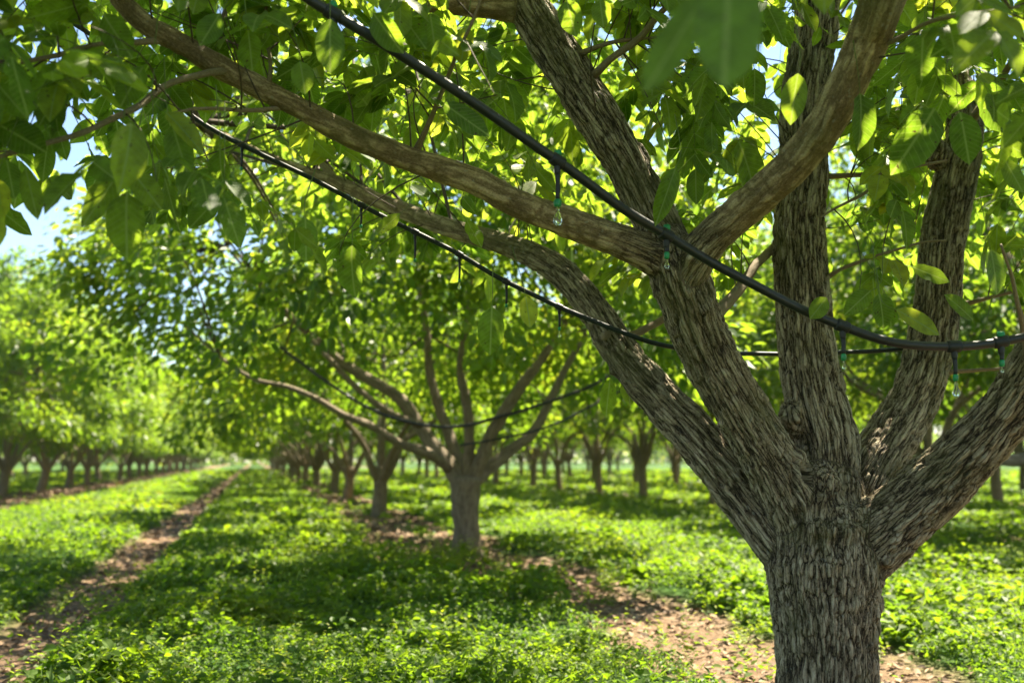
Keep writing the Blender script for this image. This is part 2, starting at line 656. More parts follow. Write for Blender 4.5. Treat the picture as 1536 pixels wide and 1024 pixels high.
LIMBS["B1"] = limb([(1018, 415, DT - .34, 66), (1000, 365, DT - .36, 70), (976, 318, DT - .36, 66), (943, 250, DT - .34, 64), (912, 200, DT - .32, 66), (880, 150, DT - .3, 68), (815, 45, DT - .26, 66), (790, 0, DT - .24, 62)], [(-.12, .1, .45, .13), (-.2, .1, .6, .09), (-.1, .1, .6, .05)])
LIMBS["B1left"] = limb([(800, 22, DT - .25, 42), (765, 12, DT - .26, 44), (700, 3, DT - .3, 42), (620, -6, DT - .36, 34)], [(-.3, -.1, .12, .06), (-.4, -.1, .2, .035)])
LIMBS["B2"] = limb([(1012, 410, DT - .35, 58), (985, 388, DT - .38, 58), (940, 365, DT - .44, 54), (874, 341, DT - .5, 49), (780, 307, DT - .58, 44), (712, 272, DT - .64, 42), (612, 238, DT - .74, 40), (537, 209, DT - .82, 38), (450, 163, DT - .92, 35), (350, 112, DT - 1.02, 37), (275, 68, DT - 1.1, 35), (225, 42, DT - 1.14, 34), (185, 6, DT - 1.16, 32), (150, -40, DT - 1.18, 30)], [(-.3, -.1, .25, .05), (-.4, -.1, .3, .03)])
LIMBS["B3"] = limb([(1015, 440, DT - .33, 60), (1040, 395, DT - .42, 60), (1068, 355, DT - .5, 57), (1120, 310, DT - .62, 56), (1189, 248, DT - .8, 58), (1239, 186, DT - .92, 58), (1274, 120, DT - 1.02, 61), (1304, 55, DT - 1.1, 65), (1326, -10, DT - 1.18, 68)], [(.05, -.1, .35, .1), (.1, -.15, .5, .07), (.1, -.1, .5, .04)])
LIMBS["C"] = limb([(1242, 830, DT + .02, 110), (1241, 740, DT + .06, 104), (1238, 662, DT + .1, 94), (1222, 597, DT + .13, 90), (1208, 500, DT + .18, 82), (1199, 350, DT + .26, 76), (1204, 275, DT + .3, 70), (1205, 160, DT + .38, 64), (1222, 50, DT + .45, 66), (1228, -20, DT + .5, 62)], [(.1, .1, .5, .14), (.0, .15, .7, .1), (.1, .0, .7, .05)])
LIMBS["D"] = limb([(1262, 800, DT + .08, 90), (1296, 722, DT + .2, 84), (1333, 662, DT + .32, 78), (1364, 612, DT + .42, 72), (1384, 560, DT + .5, 68), (1404, 470, DT + .62, 68), (1416, 350, DT + .74, 62), (1437, 250, DT + .84, 60), (1448, 190, DT + .9, 52)], [(.05, .1, .4, .12), (.15, .15, .6, .08), (.1, .1, .6, .04)])
LIMBS["E"] = limb([(1262, 850, DT - .02, 104), (1312, 806, DT - .06, 108), (1380, 748, DT - .14, 96), (1440, 692, DT - .24, 86), (1490, 640, DT - .33, 80), (1536, 582, DT - .42, 78), (1590, 500, DT - .54, 76)], [(.3, -.1, .3, .16), (.35, -.1, .45, .12), (.3, 0, .6, .08), (.2, 0, .6, .04)])
SUB = {   # thin branches: (limb they grow from, points)
    "s1": ("B2", limb([(352, 108, DT - 1.02, 12), (322, 106, DT - 1.08, 11), (290, 113, DT - 1.14, 10), (250, 132, DT - 1.22, 10), (200, 165, DT - 1.32, 9.5), (140, 195, DT - 1.42, 9), (70, 214, DT - 1.5, 8), (0, 235, DT - 1.58, 7), (-60, 245, DT - 1.62, 5)])),
    "s2": ("B2", limb([(403, 135, DT - .98, 9), (403, 105, DT - 1.0, 6), (400, 60, DT - 1.02, 5.5), (396, -10, DT - 1.06, 5), (392, -80, DT - 1.1, 3)])),
    "s3": ("B1", limb([(893, 115, DT - .36, 14), (915, 92, DT - .42, 11), (960, 55, DT - .5, 10), (1008, -2, DT - .6, 9), (1050, -60, DT - .7, 6)])),
    "s4": ("B1", limb([(868, 82, DT - .33, 10), (900, 70, DT - .4, 7), (935, 62, DT - .42, 6), (985, 55, DT - .42, 4)])),
    "s5": ("C", limb([(1230, 262, DT + .3, 10), (1262, 262, DT + .26, 7.5), (1320, 259, DT + .2, 7), (1370, 250, DT + .14, 6), (1420, 240, DT + .1, 4)])),
    "s6": ("C", limb([(1235, 418, DT + .2, 8), (1262, 405, DT + .14, 6), (1310, 385, DT + .06, 5), (1365, 368, DT - .02, 4), (1420, 362, DT - .1, 3)])),
    "s7": ("B", limb([(1068, 478, DT - .2, 22), (1095, 450, DT - .02, 18), (1125, 410, DT + .14, 15), (1160, 372, DT + .3, 13), (1190, 330, DT + .44, 9)])),
    "s8": ("C", limb([(1320, 261, DT + .2, 6), (1296, 290, DT + .14, 5), (1262, 312, DT + .06, 4), (1230, 325, DT, 3)])),
    "s9": ("D", limb([(1440, 455, DT + .6, 9), (1470, 448, DT + .5, 6), (1520, 436, DT + .4, 5), (1580, 425, DT + .3, 4)])),
    "s10": ("A", limb([(905, 505, DT + .3, 14), (955, 500, DT + .42, 12), (1000, 478, DT + .5, 11), (1050, 440, DT + .6, 8)])),
    "s11": ("D", limb([(1420, 560, DT + .48, 9), (1455, 556, DT + .44, 6), (1500, 552, DT + .4, 5), (1560, 545, DT + .36, 4)])),
    "s12": ("B3", limb([(1290, 85, DT - 1.05, 9), (1340, 60, DT - 1.15, 7), (1400, 30, DT - 1.3, 6), (1460, 20, DT - 1.45, 5), (1530, 10, DT - 1.6, 4)])),
    "s13": ("D", limb([(1447, 200, DT + .9, 16), (1480, 150, DT + .7, 12), (1520, 90, DT + .45, 10), (1560, 20, DT + .2, 7)])),
    "s14": ("B2", limb([(620, 232, DT - .72, 12), (640, 190, DT - .8, 8), (665, 130, DT - .9, 7), (700, 60, DT - 1.0, 5), (730, -20, DT - 1.1, 4)])),
    "s15": ("B2", limb([(255, 60, DT - 1.12, 12), (190, 62, DT - 1.2, 9), (120, 72, DT - 1.3, 8), (50, 92, DT - 1.4, 7), (-30, 105, DT - 1.5, 5)])),
    "s16": ("A", limb([(505, 275, DT + 1.1, 14), (470, 225, DT + 1.15, 10), (440, 170, DT + 1.2, 8), (420, 110, DT + 1.25, 6)])),
    "s17": ("B2", limb([(440, 160, DT - .9, 10), (400, 165, DT - 1.0, 7), (350, 165, DT - 1.1, 6), (300, 165, DT - 1.2, 5), (255, 170, DT - 1.3, 4)])),
    "s18": ("E", limb([(1500, 625, DT - .35, 14), (1540, 560, DT - .5, 10), (1535, 490, DT - .6, 8), (1520, 430, DT - .7, 6), (1500, 370, DT - .8, 4)])),
}

# union of trunk and limbs with real bark relief
mb = MB()
SK = {}
for k, (P, W) in LIMBS.items():
    P2, W2 = spline(P, W, 0.03)
    SK[k] = (P2, W2)
    mb.tube(P2, W2, k=20, cap=True, off=hash(k) % 7 * 0 + 3.1 * len(SK), wob=0.10)
# bumps: branch collars, pruning stub, burl on the left of the upright limb
def blob(c, r, sz=1.0):
    V, F = [], []
    for i in range(7):
        th = math.pi * i / 6
        for j in range(10):
            ph = 2 * math.pi * j / 10
            V.append((c[0] + r * math.sin(th) * math.cos(ph), c[1] + r * math.sin(th) * math.sin(ph), c[2] + sz * r * math.cos(th)))
    for i in range(6):
        for j in range(10):
            F.append((i * 10 + j, i * 10 + (j + 1) % 10, (i + 1) * 10 + (j + 1) % 10, (i + 1) * 10 + j))
    mb.add(V, F)
blob(at(1187, 628, DT + .05), .055, 1.5)
blob(at(1405, 232, DT + .8), .06, 1.3)
blob(at(1222, 760, DT - .06), .12, 1.6)
blob(at(1245, 800, DT - .1), .10, 1.3)
tmp = obj("tmp_union", mb.data("tmp_union", M_BARK))
md = tmp.modifiers.new("r", 'REMESH')
md.mode = 'VOXEL'
md.voxel_size = 0.0058
ms = tmp.modifiers.new("s", 'SMOOTH')
ms.factor = 0.5
ms.iterations = 8
dg = bpy.context.evaluated_depsgraph_get()
ev = tmp.evaluated_get(dg)
em = ev.to_mesh()
nv = len(em.vertices)
UV_ = np.empty(nv * 3, np.float32)
em.vertices.foreach_get("co", UV_)
UV_ = UV_.reshape(-1, 3).astype(float)
UN = np.empty(nv * 3, np.float32)
em.vertices.foreach_get("normal", UN)
UN = UN.reshape(-1, 3).astype(float)
npol = len(em.polygons)
UF = np.empty(npol * 4, np.int32)
em.polygons.foreach_get("vertices", UF)
UF = UF.reshape(-1, 4)
ev.to_mesh_clear()
bpy.data.objects.remove(tmp)

names = list(SK)
sp, sr, st, sn, sb, sl, si = [], [], [], [], [], [], []
for k, nm in enumerate(names):
    P, W = SK[nm]
    T_, N_, B_ = frames(P)
    Lh = np.concatenate([[0], np.cumsum(np.linalg.norm(np.diff(P, axis=0), axis=1))])
    sp.append(P); sr.append(W); st.append(T_); sn.append(N_); sb.append(B_); sl.append(Lh); si.append(np.full(len(P), k))
sp, sr, st, sn, sb, sl, si = [np.concatenate(x) for x in (sp, sr, st, sn, sb, sl, si)]
near = np.empty(nv, np.int64)
for a in range(0, nv, 20000):
    v = UV_[a:a + 20000]
    d2 = (v ** 2).sum(1)[:, None] + (sp ** 2).sum(1)[None] - 2 * v @ sp.T
    near[a:a + 20000] = np.argmin(np.sqrt(np.maximum(d2, 0)) - sr[None] * 1.0, axis=1)
rel = UV_ - sp[near]
loc = np.stack([(rel * sn[near]).sum(1), (rel * sb[near]).sum(1), (rel * st[near]).sum(1) + sl[near]], 1)
loc += (si[near] * 3.7)[:, None]
rad = sr[near]
wide = smooth(0.03, 0.11, rad) * np.where(np.isin(si[near], [names.index(k) for k in ('B2', 'B3', 'B1left')]), .55, 1)              # thick wood is furrowed, thin wood is smooth
nbr = np.concatenate([UF[:, [0, 1]], UF[:, [1, 2]], UF[:, [2, 3]], UF[:, [3, 0]]])
nbr = np.concatenate([nbr, nbr[:, ::-1]])
deg = np.bincount(nbr[:, 0], minlength=nv)


def relax(a):
    """mean over neighbours on the wood surface"""
    if a.ndim == 1:
        return np.bincount(nbr[:, 0], a[nbr[:, 1]], minlength=nv) / deg
    return np.stack([relax(a[:, c]) for c in range(a.shape[1])], 1)


fk = np.clip(1.6 * np.exp(-((UV_ - at(1240, 790, DT)) ** 2).sum(1) / 0.30 ** 2) + 1.3 * np.exp(-((UV_ - at(1012, 395, DT - .36)) ** 2).sum(1) / 0.13 ** 2), 0, 1)[:, None]
for _ in range(26):
    UV_ = UV_ + fk * .6 * (relax(UV_) - UV_)
fn = np.cross(UV_[UF[:, 2]] - UV_[UF[:, 0]], UV_[UF[:, 3]] - UV_[UF[:, 1]])
UN = unit(np.stack([sum(np.bincount(UF[:, c], fn[:, ax], minlength=nv) for c in range(4)) for ax in range(3)], 1))
warp = noise3(loc * np.array([8, 8, 5.0]) + 11) * .9
warp2 = noise3(loc * np.array([22, 22, 14.0]) + 41) * .55
wv = np.stack([warp + warp2, warp2 - warp, warp * .8 + warp2], 1)
e1 = cells(loc * np.array([38, 38, 3.6]) + wv)
e2 = cells(loc * np.array([66, 66, 7.5]) + wv * 1.4 + 17)
brk = noise3(loc * np.array([45, 45, 45]) + 31)
ridge = -1.25 * smooth(.34, .02, e1) - .45 * smooth(.26, .02, e2) + .35 * brk + .9 * noise3(loc * np.array([24, 24, 6]) + 90)
seam = (np.bincount(nbr[:, 0], (si[near][nbr[:, 0]] != si[near][nbr[:, 1]]).astype(float), minlength=nv) > 0).astype(float)
for _ in range(3):
    seam = np.maximum(seam, relax(seam) > 0)
sm_ = ridge.copy()
for _ in range(6):
    sm_ = relax(sm_)
ridge = np.where(seam > 0, sm_ * 1.2, ridge)
rings = np.abs(noise3(loc * np.array([5, 5, 13.0]) + 70)) * 6 + np.clip(noise3(loc * np.array([16, 16, 9.0]) + 75) * 2.5, 0, 1)
ring = np.clip(1 - rings, 0, 1) * (1 - smooth(.055, .09, rad))
lump = noise3(UV_ * 7.0) * 0.006 + noise3(UV_ * 16.0 + 9) * 0.003
fork = np.exp(-((UV_ - at(1240, 790, DT)) ** 2).sum(1) / 0.25 ** 2)
disp = (0.0016 + 0.0062 * wide) * ridge + lump * (0.35 + 0.65 * wide) - 0.002 * ring + 0.006 * wide
disp += fork * (noise3(UV_ * 24 + 3) * 0.007 - 0.002)
vx, vy, vd = proj(UV_)


def skin(px, py):
    """the wood surface the lens sees at this pixel of the photo"""
    c = np.where(np.hypot(vx - px, vy - py) < 5)[0]
    return UV_[c[np.argmin(vd[c])]]


# old wound with a hollow, callus folds and knots in the fork
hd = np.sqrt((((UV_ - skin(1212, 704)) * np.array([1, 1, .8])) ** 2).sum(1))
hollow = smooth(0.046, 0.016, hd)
disp += -0.07 * hollow + 0.014 * np.exp(-((hd - 0.058) / 0.016) ** 2)
for path in ([(1222, 722), (1219, 745), (1228, 768), (1240, 792), (1243, 815)], [(1246, 706), (1257, 730), (1262, 760), (1258, 790), (1252, 822)], [(1196, 690), (1192, 730), (1196, 775), (1206, 820)]):
    gp = np.array([skin(*p) for p in path])
    gp, _w = spline(gp, np.ones(len(gp)), .01)
    dl = np.full(nv, 9.0)
    for g_ in gp:
        dl = np.minimum(dl, ((UV_ - g_) ** 2).sum(1))
    disp += -.017 * np.exp(-dl / .011 ** 2) + .006 * np.exp(-(np.sqrt(dl) - .026) ** 2 / .010 ** 2)
for kx, ky, amp, sg in ((1226, 742, .022, .035), (1243, 715, .016, .04), (1250, 770, -.016, .018), (1222, 785, .020, .03), (1196, 760, .012, .03), (1240, 800, .016, .025), (1275, 790, .012, .03), (1228, 832, -.012, .02), (1252, 835, .014, .03),
                        (1187, 622, .03, .03), (1330, 845, .014, .03), (1160, 850, .010, .025), (1060, 470, .010, .02), (1032, 392, .014, .02), (992, 372, .014, .025), (915, 560, .012, .02), (1204, 420, .012, .02), (1290, 905, .006, .03), (1205, 940, .006, .03)):
    dk = ((UV_ - skin(kx, ky)) ** 2).sum(1)
    disp += 1.5 * amp * np.exp(-dk / sg ** 2) * (1 + .8 * noise3(UV_ * 50))
UV2 = UV_ + UN * disp[:, None]
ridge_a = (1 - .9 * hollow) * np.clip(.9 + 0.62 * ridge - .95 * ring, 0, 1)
# split into trunk and limbs
vl = si[near]
fl = np.array([np.bincount(r).argmax() for r in vl[UF]]) if False else vl[UF[:, 0]]
# smooth vertex normals of the whole union, so parts meet without a crease
fn = np.cross(UV2[UF[:, 2]] - UV2[UF[:, 0]], UV2[UF[:, 3]] - UV2[UF[:, 1]])
VN = np.zeros_like(UV2)
for c in range(4):
    for ax in range(3):
        VN[:, ax] += np.bincount(UF[:, c], fn[:, ax], minlength=nv)
VN = unit(VN)

MAIN = empty("walnut_tree", BASE)
bpy.context.view_layer.update()


def cut(sel, mat):
    f = UF[sel]
    u, inv = np.unique(f.ravel(), return_inverse=True)
    me = mesh_data("limb_wood", UV2[u] - BASE, [inv.reshape(-1, 4)], mat, {"bark": loc[u], "ridge": ridge_a[u], "young": young_v[u]})
    me.normals_split_custom_set_from_vertices(VN[u].tolist())
    return me


PART = {}
sm = {"B2", "B3", "B1left"}
young_v = smooth(.08, .034, rad) * .8
for nm in sm:
    dj = np.linalg.norm(UV_ - at(1012, 395, DT - .36), axis=1) if nm != 'B1left' else np.full(nv, 1.0)
    young_v = np.where(vl == names.index(nm), np.maximum(young_v, smooth(.10, .42, dj + .05 * noise3(UV_ * 14))), young_v)
for k, nm in enumerate(names):
    sel = fl == k
    if not sel.any():
        continue
    me = cut(sel, M_BARK)
    if nm == "trunk":
        PART[nm] = obj("trunk", me, MAIN)
    elif nm in ("B1", "B2", "B3", "B1left"):
        continue
    else:
        PART[nm] = obj("limb", me, MAIN)
for nm in ("B1", "B2", "B3", "B1left"):
    sel = fl == names.index(nm)
    PART[nm] = obj("branch", cut(sel, M_BARK), PART["B"])
tag(PART["B2"], "long smooth branch sloping up to the left")
tag(PART["B3"], "tan ringed branch leaning towards the lens")
tag(PART["C"], "upright middle limb with rough bark")
SUBSK = {}
for k, (par, (P, W)) in SUB.items():
    P2, W2 = spline(P, W, 0.04)
    P2 = P2 + np.stack([noise3(P2 * 6 + 4), noise3(P2 * 6 + 14), noise3(P2 * 6 + 24)], 1) * 0.018
    SUBSK[k] = (P2, W2)
    b = MB()
    b.tube(P2 - BASE, W2, k=9, wob=0.25, off=len(SUBSK) * 1.7)
    p = PART[par]
    o = obj("branch", b.data("thin_branch", M_BARK_SM, {"ridge": np.full(b.n, 0.7)}), p if par not in ("B1", "B2", "B3") else PART["B"])

# ------------------------------------------------------------------ the near walnut tree: twigs and leaves
TW = MB()                         # twig wood and leaf stalks
LO, LD, LN, LL, LW, LT = [], [], [], [], [], []       # leaflets

# wood that stays in plain view (and the hoses in front of it)
HOSE1 = [(440, -22, 2.78), (470, 0, 2.8), (520, 32, 2.84), (600, 84, 2.9), (700, 150, 2.98), (835, 242, 3.1), (920, 302, 3.18), (1000, 352, 3.27), (1100, 411, 3.32), (1180, 454, 3.34), (1262, 490, 3.35), (1340, 513, 3.35), (1430, 521, 3.35), (1500, 514, 3.34), (1560, 502, 3.32), (1640, 480, 3.3), (1760, 430, 3.3), (1900, 360, 3.35), (2060, 270, 3.4)]
HOSE2 = [(-60, -70, 4.0), (40, -10, 4.05), (140, 55, 4.12), (230, 122, 4.2), (280, 168, 4.22), (340, 206, 4.25), (430, 250, 4.28), (510, 290, 4.3), (600, 337, 4.3), (690, 383, 4.28), (760, 422, 4.26), (840, 460, 4.22), (930, 496, 4.2), (1020, 523, 4.3), (1120, 531, 4.6), (1240, 529, 4.7), (1320, 525, 4.72), (1385, 521, 4.75)]
guard = []
for nm in ("trunk", "A", "B", "B1", "B2", "B3", "C", "D", "E", "s1"):
    P, W = SK[nm] if nm in SK else SUBSK[nm]
    x, y, d = proj(P)
    w_ = W / d * FOC
    keep = (d > .5) & (x > -50) & (x < 1600) & (y > -30) & (y < 1080)
    if nm == "C":
        keep &= y > 120
    if nm == "D":
        keep &= y > 205
    guard.append(np.stack([x, y, d, w_], 1)[keep][::2])
for H in (HOSE1, HOSE2):
    P, W = spline([at(*h) for h in H], np.full(len(H), .014), 0.05)
    x, y, d = proj(P)
    guard.append(np.stack([x, y, d, np.full(len(x), 8.0)], 1)[(x > 345) & (x < 1560)])
guard = np.vstack(guard)
ENV_X = [-200, 0, 60, 130, 200, 300, 420, 520, 600, 700, 760, 850, 930, 1000, 1090, 1150, 1300, 1400, 1480, 1536, 1800]
ENV_Y = [330, 340, 330, 300, 360, 320, 370, 420, 380, 420, 470, 440, 470, 470, 440, 420, 470, 480, 450, 430, 430]


def ok_leaf(C, rp=1.0, prob=0.97):
    """may leaflets centred at C (n,3) stand here without hiding the wood the photo shows?"""
    x, y, d = proj(C)
    inview = (d > 0.05) & (x > -140) & (x < 1680) & (y > -140) & (y < 1120)
    bad = inview & (d < 2.15)
    bad |= inview & (y > np.interp(x, ENV_X, ENV_Y))
    dx = x[:, None] - guard[None, :, 0]
    dy = y[:, None] - guard[None, :, 1]
    hit = (np.hypot(dx, dy) < guard[None, :, 3] + 0.055 * FOC / np.maximum(d, .3)[:, None] * rp) & (d[:, None] < guard[None, :, 2] + .05)
    return ~(bad | (inview & hit.any(1)))


def add_leaflets(O, D, Nn, Ln, Wd, Tn):
    LO.append(O); LD.append(D); LN.append(Nn); LL.append(Ln); LW.append(Wd); LT.append(Tn)


def rnd(n=None):
    return RNG.normal(size=(n, 3)) if n else RNG.normal(size=3)


def compound(b, d0, L, npair, size, tint, check=True):
    """one pinnate leaf: a drooping stalk with leaflet pairs and a bigger end leaflet"""
    d0 = unit(d0)
    sag = RNG.uniform(.25, .6)
    ts = np.concatenate([np.linspace(.42, .86, npair).repeat(2), [1.0]])
    pt = b + L * (ts[:, None] * d0 - sag * (ts ** 2)[:, None] * np.array([0, 0, 1.0]))
    tg = unit(d0 - 2 * sag * ts[:, None] * np.array([0, 0, 1.0]))
    side = unit(np.cross(d0, np.array([0, 0, 1.0])) + 1e-6 * rnd())
    sg = np.array([1, -1] * npair + [0.0])
    D = unit(tg * .75 + side * sg[:, None] * .95 + np.array([0, 0, -1]) * RNG.uniform(.1, .6, (len(ts), 1)) + rnd(len(ts)) * .16)
    up = unit(np.cross(side, tg))
    up = np.where(up[:, 2:3] < 0, -up, up)
    Nn = unit(up + rnd(len(ts)) * .38)
    Ln = size * np.concatenate([np.linspace(.62, .95, npair).repeat(2), [1.15]]) * RNG.uniform(.88, 1.12, len(ts))
    Wd = Ln * RNG.uniform(.46, .56, len(ts))
    C = pt + D * Ln[:, None] * .5
    if check:
        ok = ok_leaf(C)
        if ok.mean() < .6:
            return False
        pt, D, Nn, Ln, Wd = pt[ok], D[ok], Nn[ok], Ln[ok], Wd[ok]
        if not len(pt):
            return False
    tn = np.clip(tint + RNG.normal(size=len(pt)) * .1, 0, 1)
    add_leaflets(pt, D, Nn, Ln, Wd, tn)
    t4 = np.linspace(0, 1, 5)
    TW.tube(b + L * (t4[:, None] * d0 - sag * (t4 ** 2)[:, None] * np.array([0, 0, 1.0])), np.linspace(.0018, .0008, 5), k=3, cap=False, mi=1)
    return True


def twig(p, d, L, r, nleaf, size, check=True):
    """a leafy shoot: curved wood with pinnate leaves towards its end"""
    n = 7
    t = np.linspace(0, 1, n)
    d = unit(d)
    bend = rnd() * .25 + np.array([0, 0, -.18])
    pts = p + L * (t[:, None] * d + (t ** 2)[:, None] * bend)
    if check:
        x, y, dd = proj(pts)
        vis = (dd > .05) & (x > -60) & (x < 1600) & (y > -60) & (y < 1080)
        if (vis & (dd < 2.0)).any():
            return 0
        if not ok_leaf(pts[3:], .2).all():
            return 0
    got = 0
    for i in range(nleaf):
        s = .3 + .7 * (i + 1) / nleaf
        b = p + L * (s * d + s * s * bend)
        a = i * 2.4 + RNG.uniform(-.4, .4)
        T_ = unit(d + 2 * s * bend)
        u_ = unit(np.cross(T_, np.array([.3, .2, 1.0])))
        v_ = np.cross(T_, u_)
        out_ = u_ * math.cos(a) + v_ * math.sin(a)
        d0 = unit(T_ * .55 + out_ * .8 + np.array([0, 0, .12]))
        npr = RNG.integers(2, 4)
        if compound(b, d0, RNG.uniform(.16, .28), npr, size * RNG.uniform(.85, 1.15), RNG.beta(2, 2.4), check):
            got += 1
    if got:
        TW.tube(pts, np.linspace(r, r * .35, n), k=5, cap=False)
    return got


def grow(P, W, n, t0, t1, Lr, size, up=.35, spread=1.0, nl=(4, 8), bias=None):
    idx0, idx1 = int(t0 * (len(P) - 1)), int(t1 * (len(P) - 1))
    done = 0
    for _ in range(n):
        i = int(RNG.integers(idx0, max(idx1, idx0 + 1)))
        T_ = unit(P[min(i + 1, len(P) - 1)] - P[max(i - 1, 0)])
        o_ = rnd()
        o_ = unit(o_ - T_ * (o_ @ T_))
        d = T_ * .45 + o_ * spread + np.array([0, 0, up])
        if bias is not None:
            d = d + bias
        done += twig(P[i] + unit(o_) * W[i] * .6, d, RNG.uniform(*Lr), .0032, int(RNG.integers(*nl)), size)
    return done


LS = .118
sk = {**SK, **SUBSK}
grow(*sk["B2"], 30, .3, 1.0, (.35, .8), LS, up=.35)
grow(*sk["B2"], 10, .4, 1.0, (.3, .6), LS, up=-.35)
grow(*sk["A"], 50, .45, 1.0, (.35, .9), LS, up=.3)
grow(*sk["B1"], 30, .25, 1.0, (.35, .9), LS, up=.3)
grow(*sk["B1left"], 12, .2, 1.0, (.35, .8), LS, up=.1)
grow(*sk["B3"], 20, .35, 1.0, (.35, .8), LS, up=.2)
grow(*sk["C"], 48, .35, 1.0, (.4, 1.0), LS, up=.15)
grow(*sk["D"], 40, .45, 1.0, (.4, .9), LS, up=.1)
grow(*sk["E"], 34, .5, 1.0, (.4, .9), LS, up=.15)
for k in SUBSK:
    grow(*SUBSK[k], {"s1": 18, "s15": 16, "s12": 10, "s13": 14, "s17": 13}.get(k, 10), .25, 1.0, (.25, .55), LS, up=.05, nl=(3, 6))

# the rest of the crown, mostly above the frame: clumps carried by boughs
def clump_leaves(c, rx, rz, n, size, outdir):
    """leaves of a hanging spray around c"""
    u = unit(RNG.normal(size=(n, 3))) * (RNG.random((n, 1)) ** .45)
    O = c + u * np.array([rx, rx, rz])
    D = unit(u * .7 + outdir * .5 + RNG.normal(size=(n, 3)) * .45 + np.array([0, 0, -.55]))
    Nn = unit(np.array([0, 0, 1.0]) + RNG.normal(size=(n, 3)) * .55 + u * .3)
    Ln = size * RNG.uniform(.7, 1.25, n)
    return O, D, Nn, Ln, Ln * RNG.uniform(.45, .58, n)


ends = [SK[k][0][-1] for k in ("B1", "B1left", "B2", "B3", "C", "D", "E", "A")]
ctr = BASE + np.array([-.3, .2, 0])
made = 0
for _ in range(520):
    ph = RNG.uniform(0, 2 * math.pi)
    rr = math.sqrt(RNG.uniform(.01, 1))
    rx_ = 4.3 if math.cos(ph) < 0 else 2.5
    c = ctr + np.array([math.cos(ph) * rr * rx_, math.sin(ph) * rr * (5.2 if math.sin(ph) > 0 else 4.0), 0])
    top = 3.3 + 3.6 * math.sqrt(max(0, 1 - .85 * rr * rr))
    c[2] = RNG.uniform(2.9 + .5 * (1 - rr), top)
    x, y, d = proj(c[None])
    if d[0] > .1 and y[0] > -130 and -250 < x[0] < 1790 and (d[0] < DT + .7 or RNG.random() < .35):
        continue                                    # the part in view is built leaf by leaf above
    if noise3(np.array([c * .8]))[0] < .0:
        continue
    n = 34
    O, D, Nn, Ln, Wd = clump_leaves(c, .55, .42, n, .125, unit(c - ctr))
    ok = ok_leaf(O + D * Ln[:, None] * .5)
    O, D, Nn, Ln, Wd = O[ok], D[ok], Nn[ok], Ln[ok], Wd[ok]
    if len(O):
        add_leaflets(O, D, Nn, Ln, Wd, np.clip(RNG.beta(2, 2.4) + RNG.normal(size=len(O)) * .12, 0, 1))
        e = min(ends, key=lambda p: np.linalg.norm(p - c))
        if made % 3 == 0:
            mid = (e + c) / 2 + np.array([0, 0, .15])
            xs, ys, ds = proj(np.array([mid, c]))
            TW.tube([e, mid, c], [.02, .012, .004], k=5, step=.2, cap=False)
        made += 1

for _ in range(215):  # extra crown clumps added over the lane to shade the ground
    c = np.array([RNG.uniform(-1.8, 3.4), RNG.uniform(6.0, 10.4), RNG.uniform(3.3, 6.2)])
    if noise3(np.array([c * .9 + 3]))[0] < -.02:
        continue
    O, D, Nn, Ln, Wd = clump_leaves(c, .5, .35, 34, .125, unit(c - ctr))
    ok = ok_leaf(O + D * Ln[:, None] * .5)
    O, D, Nn, Ln, Wd = O[ok], D[ok], Nn[ok], Ln[ok], Wd[ok]
    if len(O):
        add_leaflets(O, D, Nn, Ln, Wd, np.clip(RNG.beta(2, 2.4) + RNG.normal(size=len(O)) * .12, 0, 1))
        if _ % 5 == 0:
            e = SK["A"][0][int(RNG.integers(len(SK["A"][0]) // 2, len(SK["A"][0])))] if c[0] < 1.2 else SK["C"][0][-4]
            TW.tube([e, (e + c) / 2 + np.array([0, 0, .2]), c], [.010, .007, .003], k=5, step=.2, cap=False)

